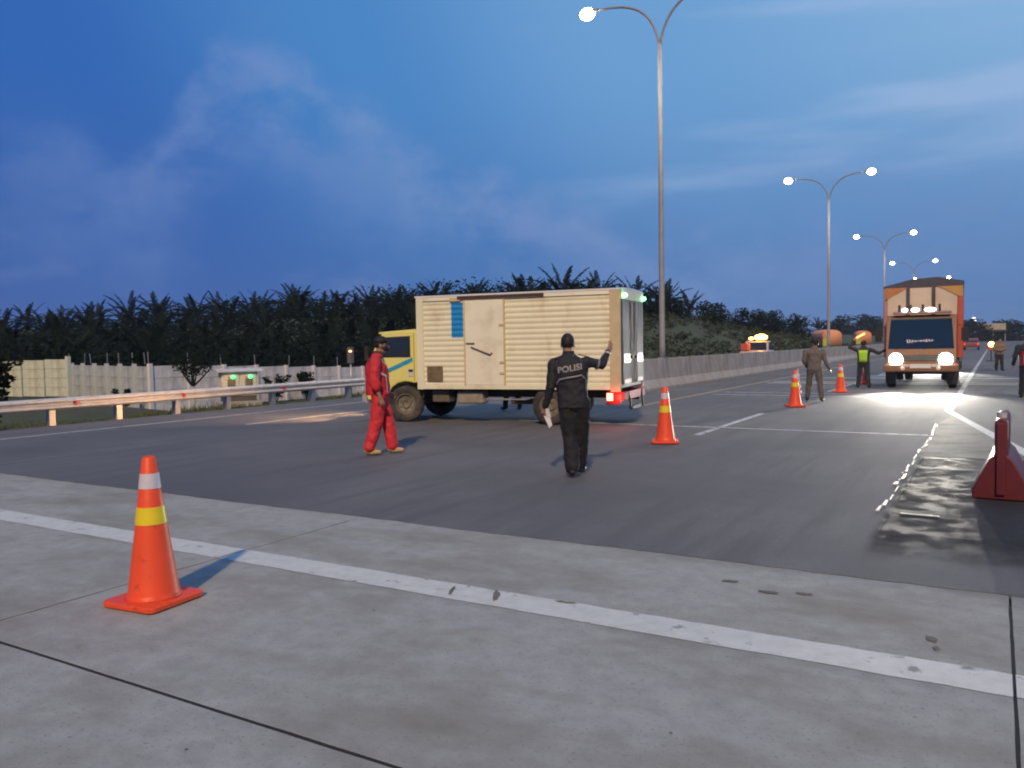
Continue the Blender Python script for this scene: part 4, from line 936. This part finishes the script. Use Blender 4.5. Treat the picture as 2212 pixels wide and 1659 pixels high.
def edge_shrub(x, y, h, label, seed, n=7):
    rnd = random.Random(seed); z = terrain(x, y); t = thing('leafy_shrub', label, 'shrub', (x, y, z), 0); m = MB(); lf = MB()
    for k in range(n):
        a = rnd.uniform(0, 6.28); p = [Vector((0, 0, 0))]; d = Vector((math.cos(a) * .35, math.sin(a) * .35, 1)).normalized()
        for i in range(6): p.append(p[-1] + d * h / 6 + Vector((rnd.gauss(0, .05), rnd.gauss(0, .05), 0)))
        m.tube(p, [.03, .026, .022, .018, .013, .009, .005], 5)
        for i in (2, 3, 4, 5, 6):
            leaf_mass(rnd, lf, p[i], h * .16, h * .16, h * .12, 26, .05 + h * .035)
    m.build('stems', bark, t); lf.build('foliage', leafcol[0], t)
edge_shrub(-21.9, 10.65, 2.1, 'tall dark leafy shrub cut by the left edge of the picture', 3)
edge_shrub(-31.0, 29.0, 1.3, 'small shrub growing against the whitish wall near the man in red', 6, 4)
edge_shrub(-31.3, 31.4, 1.4, 'larger dark shrub against the whitish wall right beside the man in red', 9, 5)
edge_shrub(-32.8, 21.9, .9, 'little green bush at the corner of the bluish wall', 12, 3)
edge_shrub(-34.0, 24.6, 2.6, 'green bush peeking over the bluish grey wall', 13, 6)

# ------------------------------------------------------------------ people
skin_m = M('skin', (.36, .19, .12), .55, var=.08, scale=9); hair_m = M('black_hair', (.010, .009, .009), .6, var=.3, scale=40, bump=.6, bscale=90)
_wr = bpy.data.textures.new('cloth_folds', 'CLOUDS'); _wr.noise_scale = .10; _wr.noise_depth = 2
def bake(mb, name, mat, parent, voxel, smooth=4, disp=0.):
    o = bpy.data.objects.new('tmp', mb.mesh(name, mat)); COL.objects.link(o)
    r = o.modifiers.new('r', 'REMESH'); r.mode = 'VOXEL'; r.voxel_size = voxel
    s = o.modifiers.new('s', 'SMOOTH'); s.iterations = smooth; s.factor = .5
    if disp:
        d = o.modifiers.new('d', 'DISPLACE'); d.texture = _wr; d.strength = disp; d.mid_level = .5; d.texture_coords = 'LOCAL'
    dg = bpy.context.evaluated_depsgraph_get(); me = bpy.data.meshes.new_from_object(o.evaluated_get(dg)); me.name = name
    bpy.data.objects.remove(o); me.materials.clear(); me.materials.append(mat)
    for p in me.polygons: p.use_smooth = True
    return place(me, name, parent)
def torso_at(rings, z):
    for a, b in zip(rings, rings[1:]):
        if a[0] <= z <= b[0]:
            t = (z - a[0]) / (b[0] - a[0]); return [lerp(p, q, t) for p, q in zip(a, b)]
    return rings[-1] if z > rings[-1][0] else rings[0]
def ering(z, x, y, rx, ry, n=28, e=2.4):
    out = []
    for k in range(n):
        a = 2 * math.pi * k / n; c, s = math.cos(a), math.sin(a)
        out.append((x + rx * math.copysign(abs(c) ** (2 / e), c), y + ry * math.copysign(abs(s) ** (2 / e), s), z))
    return out
def surf(rings, ang, z, off=0., e=2.4):
    _, x, y, rx, ry = torso_at(rings, z); c, s = math.cos(ang), math.sin(ang)
    return Vector((x + (rx + off) * math.copysign(abs(c) ** (2 / e), c), y + (ry + off) * math.copysign(abs(s) ** (2 / e), s), z))
def band(rings, name, mat, parent, pts, w, off=.006, n=14):
    """strip on the torso through (angle, z) points"""
    m = MB(); a = []; b = []
    for (a0, z0), (a1, z1) in zip(pts, pts[1:]):
        for i in range(n + 1):
            t = i / n; an, z = lerp(a0, a1, t), lerp(z0, z1, t)
            if abs(z1 - z0) > .10: a.append(surf(rings, an - w * 1.6, z, off)); b.append(surf(rings, an + w * 1.6, z, off))
            else: a.append(surf(rings, an, z - w / 2, off)); b.append(surf(rings, an, z + w / 2, off))
    m.rings([a, b], cap=False, close=False); o = m.build(name, mat, parent, smooth=True)
    s = o.modifiers.new('solid', 'SOLIDIFY'); s.thickness = .004; s.offset = 1; return o
def hand(mb, wrist, dirv, palmn, curl=.6, side=1, sc=1.0):
    """palm, four fingers of different length and a thumb; dirv along the hand, palmn the way the fingers curl"""
    d = Vector(dirv).normalized(); n = (Vector(palmn) - d * Vector(palmn).dot(d)).normalized(); w = d.cross(n).normalized(); p = Vector(wrist)
    for k in (-1, 0, 1): mb.capsule(p + w * k * .016 * sc, .017 * sc, p + d * .085 * sc + w * k * .026 * sc, .0145 * sc, 8, 3)
    for k, ln in zip((-1.5, -.5, .5, 1.5), (.062, .078, .083, .070) if side > 0 else (.070, .083, .078, .062)):
        b = p + d * .088 * sc + w * k * .021 * sc; q = b + (d * math.cos(curl) + n * math.sin(curl)) * ln * .5 * sc; e = q + (d * math.cos(curl * 2.3) + n * math.sin(curl * 2.3)) * ln * .55 * sc
        mb.capsule(b, .0095 * sc, q, .009 * sc, 8, 3); mb.capsule(q, .009 * sc, e, .0075 * sc, 8, 3)
    b = p + d * .025 * sc + w * .030 * sc * side; q = b + (d * .7 + w * .75 * side + n * .3).normalized() * .042 * sc; e = q + (d * .95 + w * .15 * side + n * .4).normalized() * .032 * sc
    mb.capsule(b, .0125 * sc, q, .011 * sc, 8, 3); mb.capsule(q, .011 * sc, e, .009 * sc, 8, 3)
def person(label, loc, yaw_, S):
    t = thing('person', label, 'person', loc, yaw_)
    vx = S.get('voxel', .012); H = Vector(S['head']); fy = S.get('face', 0.); Mh = Matrix.Rotation(fy, 3, 'Z'); rg = S['torso']; arms = S['arms']; legs = S['legs']
    # continuous body
    b = MB(); b.rings([ering(z, x, y, rx * .86, ry * .86) for z, x, y, rx, ry in rg])
    b.ellipsoid(H + Mh @ Vector((0, -.008, .025)), .076, .096, .098, M3=Mh); b.ellipsoid(H + Mh @ Vector((0, .018, -.055)), .060, .068, .070, M3=Mh)
    b.capsule(H + Mh @ Vector((0, .088, .0)), .011, H + Mh @ Vector((0, .108, -.028)), .016, 8, 3)
    for s in (-1, 1): b.ellipsoid(H + Mh @ Vector((s * .078, -.008, -.008)), .012, .022, .034, 8, 6, Mh)
    top = torso_at(rg, 9); b.capsule((top[1], top[2], top[0] - .06), .062, H + Mh @ Vector((0, -.02, -.06)), .055)
    for k, s in (('L', -1), ('R', 1)):
        sh, el, wr = [Vector(p) for p in arms[k][:3]]; b.capsule(sh, .050, el, .040); b.capsule(el, .040, wr, .026); opt = arms[k][3]
        hand(b, wr, opt.get('dir', wr - el), opt.get('palm', (0, 0, 1)), opt.get('curl', .6), opt.get('thumb', -s))
        hp, kn, an = [Vector(p) for p in legs[k][:3]]; b.capsule(hp, .078, kn, .052); b.capsule(kn, .052, an, .038)
        td = Vector(legs[k][3]).normalized(); b.capsule(an + Vector((0, 0, -.02)), .034, an + td * .13 + Vector((0, 0, -.045)), .026)
    body = bake(b, 'body', S.get('skin', skin_m), t, S.get('bvoxel', vx * .8), 3)
    for s in (-1, 1): MB().ellipsoid(H + Mh @ Vector((s * .032, .082, .012)), .012, .008, .007, 8, 6, Mh).build('eye', M('eye_dark', (.02, .015, .012), .2, var=0), body, smooth=True)
    # jacket
    j = MB(); j.rings([ering(*q) for q in rg]); cov = S.get('sleeve', 1.); ar = S.get('arm_r', (.068, .054, .043))
    for k, s in (('L', -1), ('R', 1)):
        sh, el, wr = [Vector(p) for p in arms[k][:3]]; j.capsule(sh, ar[0], el, ar[1]); e2 = el.lerp(wr, cov * .93); j.capsule(el, ar[1], e2, lerp(ar[1], ar[2], cov))
    jk = bake(j, 'jacket', S['jacket'], t, vx, 3, S.get('folds', .034))
    # collar
    cz = top[0]; MB().rings([ering(cz - .035, top[1], top[2], .082, .085, 20, 2), ering(cz + .035, top[1], top[2] + .008, .068, .072, 20, 2), ering(cz + .035, top[1], top[2] + .008, .058, .062, 20, 2), ering(cz - .035, top[1], top[2], .07, .07, 20, 2)], cap=False).build('collar', S.get('collar', S['jacket']), jk, smooth=True)
    # trousers
    q = MB(); lr = S.get('leg_r', (.100, .078, .066)); hl, hr = Vector(legs['L'][0]), Vector(legs['R'][0]); pc_ = (hl + hr) / 2
    q.rings([ering(pc_.z - .09, pc_.x, pc_.y, .13, .095), ering(pc_.z, pc_.x, pc_.y, .172, .122), ering(pc_.z + .08, pc_.x, pc_.y, .165, .115), ering(pc_.z + .16, pc_.x, pc_.y, .15, .105)])
    for k in 'LR':
        hp, kn, an = [Vector(p) for p in legs[k][:3]]; q.capsule(hp, lr[0], kn, lr[1]); q.capsule(kn, lr[1], an + Vector((0, 0, .03)), lr[2])
    bake(q, 'trousers', S['trousers'], t, vx, 3, S.get('folds', .034))
    for k, s in (('L', -1), ('R', 1)):
        an = Vector(legs[k][2]); td = Vector(legs[k][3]).normalized(); sh_ = MB(); base = an + Vector((0, 0, -.045))
        sh_.capsule(an - td * .035 + Vector((0, 0, -.02)), .047, base + td * .05, .045); sh_.capsule(base + td * .03, .043, base + td * .15, .033); sh_.capsule(an + Vector((0, 0, .05)), .050, an, .048)
        bake(sh_, 'shoe', S['shoes'], t, .012, 3)
    # hair or cap
    if S.get('hair', True):
        m = MB(); n_, k_ = 22, 14; rs = []
        for i in range(k_ + 1):
            an = -math.pi * .17 + (math.pi * .67) * i / k_; ring = []
            for g in range(n_):
                a = 2 * math.pi * g / n_; fr = max(0, math.sin(a)); lo = lerp(an, max(an, .30 + .12 * fr), fr ** .6) if True else an
                ring.append(H + Mh @ Vector((.0835 * math.cos(lo) * math.cos(a), -.010 + .105 * math.cos(lo) * math.sin(a), .028 + .108 * math.sin(lo))))
            rs.append(ring)
        m.rings(rs); m.build('hair', hair_m, body, smooth=True)
    if S.get('cap'):
        m = MB(); rs = []
        for i in range(9):
            an = math.pi / 2 * i / 8.2 + .05; rs.append([H + Mh @ Vector((.090 * math.cos(an) * math.cos(a), -.010 + .110 * math.cos(an) * math.sin(a), .040 + .105 * math.sin(an) ** .8)) for a in [2 * math.pi * g / 24 for g in range(24)]])
        m.rings(rs); c = m.build('cap', S['cap'], body, smooth=True)
        br = MB(); a_ = []; b_ = []
        for g in range(13):
            a = math.pi * (.12 + .76 * g / 12); a_.append(H + Mh @ Vector((.088 * math.cos(a), -.010 + .108 * math.sin(a), .052))); b_.append(H + Mh @ Vector((.080 * math.cos(a), .045 + .13 * math.sin(a) ** .8, .040)))
        br.rings([a_, b_], cap=False, close=False); o = br.build('brim', S['cap'], c, smooth=True); z = o.modifiers.new('s', 'SOLIDIFY'); z.thickness = .008
    if S.get('mask'):
        m = MB(); m.ellipsoid(H + Mh @ Vector((0, .040, -.045)), .066, .072, .052, M3=Mh); m.build('face_mask', S['mask'], body, smooth=True)
    return t, jk, body
black_cloth = M('black_uniform', (.014, .015, .021), .75, var=.2, scale=7, bump=.4, bscale=40); dark_trs = M('black_trousers', (.012, .012, .015), .8, var=.2, scale=7, bump=.4, bscale=40)
silver = M('reflective_silver', (.20, .20, .22), .35, var=.1, scale=20)
shoe_bw = M('black_white_shoe', (.02, .02, .022), .5, var=.1, col2=(.75, .74, .74), c2scale=9, c2pos=(.60, .63))
# ---- policeman
TO = [(.84, .0, .0, .190, .135), (.94, -.005, 0, .188, .132), (1.06, -.015, .0, .182, .125), (1.20, -.025, .0, .205, .135), (1.32, -.035, 0, .222, .135), (1.40, -.042, -.005, .200, .115), (1.45, -.048, .0, .125, .085), (1.49, -.052, .005, .07, .07)]
OFF = dict(voxel=.011, head=(-.062, .03, 1.605), face=R(8), torso=TO, jacket=black_cloth, trousers=dark_trs, shoes=shoe_bw, leg_r=(.116, .100, .088),
    arms={'L': ((-.235, 0, 1.375), (-.275, -.03, 1.09), (-.345, .06, .845), dict(palm=(.3, 1, 0), curl=.8, thumb=1)), 'R': ((.155, 0, 1.395), (.345, .06, 1.345), (.425, .20, 1.50), dict(dir=(.35, .4, .9), palm=(-.6, .6, 0), curl=.25, thumb=-1))},
    legs={'L': ((-.075, 0, .90), (-.045, .06, .49), (-.025, -.04, .095), (-.12, 1, 0)), 'R': ((.095, 0, .90), (.085, .14, .50), (.065, .27, .095), (.38, 1, 0))})
po, pj, pbody = person('policeman in black uniform walking away with right arm raised', (-4.37, 8.80, .012), R(25), OFF)
def polisi():
    cu = bpy.data.curves.new('txt', 'FONT'); cu.body = 'POLISI'; cu.size = .108; cu.align_x = 'CENTER'; cu.extrude = 0; cu.offset = .0035; cu.space_character = 1.02
    o = bpy.data.objects.new('txt', cu); COL.objects.link(o); me = bpy.data.meshes.new_from_object(o.evaluated_get(bpy.context.evaluated_depsgraph_get())); bpy.data.objects.remove(o)
    bm = bmesh.new(); bm.from_mesh(me); bmesh.ops.triangulate(bm, faces=bm.faces); bmesh.ops.subdivide_edges(bm, edges=bm.edges, cuts=1)
    for v in bm.verts:
        x, zz = v.co.x * .98, v.co.y * .92; z = 1.285 + zz + x * .16; _, cx_, cy_, rx, ry = torso_at(TO, z); u = min(.97, abs(x) / rx)
        v.co = Vector((cx_ + x, cy_ - ry * (1 - u ** 2.4) ** (1 / 2.4) - .013, z))
    bm.to_mesh(me); bm.free(); me.materials.clear(); me.materials.append(M('back_lettering', (.27, .26, .29), .5, var=.05))
    place(me, 'back_lettering', pj)
polisi()
A_ = -math.pi / 2
band(TO, 'reflective_stripe', silver, pj, [(A_ - .95, 1.13), (A_ - .62, 1.185), (A_ + .55, 1.235), (A_ + .85, 1.19)], .022, .012)
for an in (A_ - .72, A_ + .72): band(TO, 'shoulder_stripe', silver, pj, [(an, 1.345), (an * .98, 1.415)], .020, .014)
for sh, el, k in ((OFF['arms']['R'][1], OFF['arms']['R'][0], .22),):
    a, b = Vector(sh), Vector(el); p = a.lerp(b, k); d = (b - a).normalized(); m = MB(); m.tube([p, p + d * .022], .066, 16); m.build('sleeve_stripe', silver, pj, smooth=True)
wr = Vector(OFF['arms']['R'][2]); m = MB(); d = Vector((.40, .62, .66)).normalized(); m.tube([wr - d * .05, wr - d * .015], .040, 14); m.build('watch', M('watch_pale', (.45, .43, .45), .3, .3), pbody, smooth=True)
for s in (-1, 1):
    sp = Vector(OFF['arms']['L' if s < 0 else 'R'][0]); m = MB(); m.box(-.055, .055, -.028, .028, -.006, .006); o = m.build('shoulder_strap', black_cloth, pj, bevel=.004); o.location = sp + Vector((-s * .035, 0, .072)); o.rotation_euler = (0, s * .30, 0)
def paper():
    o = thing('paper_sheet', 'folded white paper held low in the left hand of the policeman', 'paper', (-4.37, 8.80, .012), R(25)); w = Vector(OFF['arms']['L'][2]); m = MB()
    pw = M('white_paper', (.82, .80, .84), .7, var=.04, scale=8)
    def quad(pts, nm):
        q = MB(); q.add(pts, [(0, 1, 2, 3)]); x = q.build(nm, pw, o); s = x.modifiers.new('s', 'SOLIDIFY'); s.thickness = .002
    b = w + Vector((.012, .0, -.05))
    quad([b + Vector((-.012, -.03, .075)), b + Vector((.022, .02, .085)), b + Vector((.055, .02, -.08)), b + Vector((.0, -.03, -.06))], 'upper_leaf')
    quad([b + Vector((-.030, -.035, -.05)), b + Vector((.045, .01, -.075)), b + Vector((.070, .01, -.17)), b + Vector((.035, -.035, -.20))], 'lower_leaf')
paper()
# ---- man in red
red_c = M('red_cloth', (.56, .022, .034), .7, var=.12, scale=6, bump=.4, bscale=40); red_t = M('red_trousers', (.62, .030, .038), .7, var=.10, scale=6, bump=.4, bscale=40)
TR = [(.90, 0, -.02, .195, .180), (1.00, 0, -.025, .205, .182), (1.15, 0, -.03, .208, .176), (1.30, 0, -.035, .218, .168), (1.40, 0, -.04, .205, .125), (1.46, 0, -.03, .13, .09), (1.52, 0, -.015, .072, .074)]
RED = dict(voxel=.011, head=(0, .045, 1.635), face=R(-4), torso=TR, jacket=red_c, trousers=red_t, shoes=M('tan_boot', (.50, .33, .15), .7, var=.15, scale=8), cap=M('black_cap', (.010, .010, .012), .7, var=.2), mask=M('black_mask', (.012, .012, .014), .8, var=.2), sleeve=.30, arm_r=(.086, .086, .074), leg_r=(.116, .098, .086),
    collar=M('brown_collar', (.07, .03, .022), .8, var=.2),
    arms={'L': ((-.225, -.03, 1.40), (-.27, -.04, 1.12), (-.24, .14, .92), dict(palm=(1, 0, 0), curl=.6, thumb=1)), 'R': ((.235, -.05, 1.40), (.275, -.07, 1.11), (.265, .01, .865), dict(palm=(-1, .2, 0), curl=.55, thumb=-1))},
    legs={'L': ((-.09, .0, .92), (-.09, .12, .50), (-.085, .17, .095), (0, 1, 0)), 'R': ((.09, -.01, .92), (.09, -.05, .50), (.085, -.17, .095), (0, 1, 0))})
ro, rj, rb = person('man in red suit and black cap walking right past the truck cab', (-7.93, 9.46, .012), R(-50), RED)
pinkw = M('pinkish_tape', (.62, .50, .56), .4, var=.08)
yk = M('yoke_brown', (.06, .022, .02), .8, var=.2)
m = MB(); m.rings([ering(1.395, 0, -.042, .208, .130), ering(1.44, 0, -.036, .165, .108), ering(1.475, 0, -.026, .115, .09)], cap=False); m.build('shoulder_yoke', yk, rj, smooth=True)
band(TR, 'side_tape', pinkw, rj, [(R(42), .93), (R(42), 1.16)], .022, .014); band(TR, 'side_tape', pinkw, rj, [(R(46), 1.17), (R(5), 1.24)], .035, .014)
band(TR, 'back_tape', pinkw, rj, [(R(-62), .95), (R(-62), 1.20)], .014, .014); band(TR, 'chest_tape', pinkw, rj, [(R(50), 1.36), (R(38), 1.43)], .035, .016)
# ---- the others along the closed lane
def std(h, jacket, trousers, shoes, arms, legs, **kw):
    k = h / 1.70; tr = [(z * k, x, y, rx * .98, ry) for z, x, y, rx, ry in [(.86, 0, 0, .185, .135), (1.0, 0, 0, .18, .13), (1.15, 0, 0, .19, .135), (1.30, 0, 0, .215, .138), (1.38, 0, 0, .20, .115), (1.43, 0, 0, .12, .085), (1.48, 0, 0, .07, .07)]]
    d = dict(voxel=.014, head=(0, .03, 1.575 * k), torso=tr, jacket=jacket, trousers=trousers, shoes=shoes, arms=arms, legs=legs); d.update(kw); return d
def legs_(sp, st, k=1.0): return {'L': ((-.09, 0, .88 * k), (-.09 - sp * .5, st * .5 + .02, .48 * k), (-.09 - sp, st, .09), (-.2, 1, 0)), 'R': ((.09, 0, .88 * k), (.09 + sp * .5, -st * .4 + .02, .48 * k), (.09 + sp, -st, .09), (.2, 1, 0))}
dshoe = M('dark_shoe', (.02, .018, .017), .5)
grey_c = M('grey_uniform', (.135, .115, .112), .8, var=.1, scale=6); grey_t = M('grey_trousers', (.105, .09, .088), .8, var=.1, scale=6)
person('man in grey brown uniform and dark cap standing legs apart between cones', (-4.06, 22.3, .012), R(4), std(1.62, grey_c, grey_t, dshoe,
    {'L': ((-.215, 0, 1.30), (-.26, -.02, 1.06), (-.20, .14, .90), dict(palm=(1, 0, 0))), 'R': ((.215, 0, 1.30), (.27, -.03, 1.05), (.36, .05, .84), dict(palm=(-1, 0, 0), curl=.9))}, legs_(.10, .10, .95), cap=M('dark_cap', (.012, .012, .014), .7), face=R(55)))
navy = M('navy_cloth', (.022, .025, .034), .8, var=.15)
VT = std(1.56, navy, navy, dshoe, {'L': ((-.21, 0, 1.25), (-.42, .0, 1.33), (-.30, .04, 1.56), dict(dir=(.6, 0, .6), palm=(0, 1, 0), curl=1.2, thumb=1)), 'R': ((.21, 0, 1.25), (.46, .02, 1.13), (.70, .06, 1.26), dict(palm=(0, 1, 0), curl=.3))}, legs_(.07, .05, .92))
vo, vj, vb = person('man in a bright green vest with arms raised beside the orange truck', (-3.73, 28.9, .012), R(2), VT)
vest = M('hi_vis_green', (.36, .66, .03), .6, var=.08)
m = MB(); tv = VT['torso']; rs = []
for z in (.86, .95, 1.05, 1.15, 1.24): rs.append([surf(tv, R(-90) + a, z, .016) for a in [lerp(-.62, .62, g / 10) for g in range(11)]])
m.rings(rs, cap=False, close=False); o = m.build('vest_panel', vest, vj, smooth=True); s_ = o.modifiers.new('s', 'SOLIDIFY'); s_.thickness = .006
m = MB(); rs = []
for z in (.86, .95, 1.05, 1.15, 1.24): rs.append([surf(tv, R(90) + a, z, .016) for a in [lerp(-.62, .62, g / 10) for g in range(11)]])
m.rings(rs, cap=False, close=False); m.build('vest_panel', vest, vj, smooth=True)
def wand():
    o = thing('light_wand', 'glowing red orange light wand held above the head of the green vest man', 'light wand', (-3.73, 28.9, .012), R(2))
    a = Vector(VT['arms']['L'][2]) + Vector((.05, .02, .07)); d = Vector((.87, 0, .48)); MB().tube([a - d * .10, a + d * .03], .020, 8).build('handle', blackplastic, o)
    MB().tube([a + d * .03, a + d * .33], .026, 10).build('tube', M('wand_glow', (1, .2, .08), .3, var=0, emit=(1, .20, .06), es=8), o, smooth=True)
    l = bpy.data.lights.new('wand_light', 'POINT'); l.energy = 6; l.color = (1, .12, .05); l.shadow_soft_size = .1; lo = bpy.data.objects.new('wand_light', l); COL.objects.link(lo); lo.parent = o; lo.location = a + d * .2 + Vector((0, -.06, .05))
wand()
person('distant man in tan top and dark trousers on the far shoulder', (.15, 44.6, .012), R(-160), std(1.52, M('tan_top', (.20, .14, .09), .8, var=.1), navy, dshoe,
    {'L': ((-.205, 0, 1.22), (-.24, .06, 1.0), (-.06, .18, .98), dict(palm=(0, 1, 0))), 'R': ((.205, 0, 1.22), (.25, .04, 1.0), (.06, .18, .95), dict(palm=(0, 1, 0)))}, legs_(.02, .04, .89), voxel=.018, bvoxel=.014))
RV = std(1.66, navy, M('blue_black_trousers', (.012, .016, .03), .8, var=.1), dshoe, {'L': ((-.215, 0, 1.33), (-.29, .0, 1.08), (-.30, .14, .86), dict(palm=(1, 0, 0))), 'R': ((.215, 0, 1.33), (.29, 0, 1.08), (.29, .14, .86), dict(palm=(-1, 0, 0)))}, legs_(.03, .05, .97))
r2, r2j, _b = person('man in dark red vest and black trousers at the right edge', (.72, 25.0, .012), R(8), RV)
m = MB(); rs = []
for z in (.84, .95, 1.05, 1.15, 1.22): rs.append([surf(RV['torso'], 2 * math.pi * g / 28, z, .018) for g in range(28)])
m.rings(rs, cap=False); m.build('vest_panel', M('dark_red_vest', (.22, .022, .035), .6, var=.1), r2j, smooth=True)
band(RV['torso'], 'reflective_stripe', pinkw, r2j, [(R(-115), .90), (R(-115), 1.12)], .03, .026)
person('person standing behind the cargo truck, only dark legs showing beneath it', (-10.3, 17.35, .012), R(60), std(1.64, navy, dark_trs, dshoe, {'L': ((-.215, 0, 1.31), (-.26, 0, 1.06), (-.24, .12, .86), dict(palm=(1, 0, 0))), 'R': ((.215, 0, 1.31), (.26, 0, 1.06), (.24, .12, .86), dict(palm=(-1, 0, 0)))}, legs_(.06, .10, .96)))

# ------------------------------------------------------------------ evening haze
def haze():
    m = bpy.data.materials.new('evening_haze'); m.use_nodes = True; N = m.node_tree.nodes; L = m.node_tree.links; N.clear()
    o = N.new('ShaderNodeOutputMaterial'); v = N.new('ShaderNodeVolumePrincipled'); v.inputs['Color'].default_value = (.72, .82, .95, 1); v.inputs['Density'].default_value = .0003
    L.new(v.outputs[0], o.inputs['Volume'])
    b = MB().box(-640, 720, -220, 1520, -3.2, 26).build('haze', m, kind='stuff'); tag(b, 'thin blue evening haze over the whole road', 'haze')
haze()
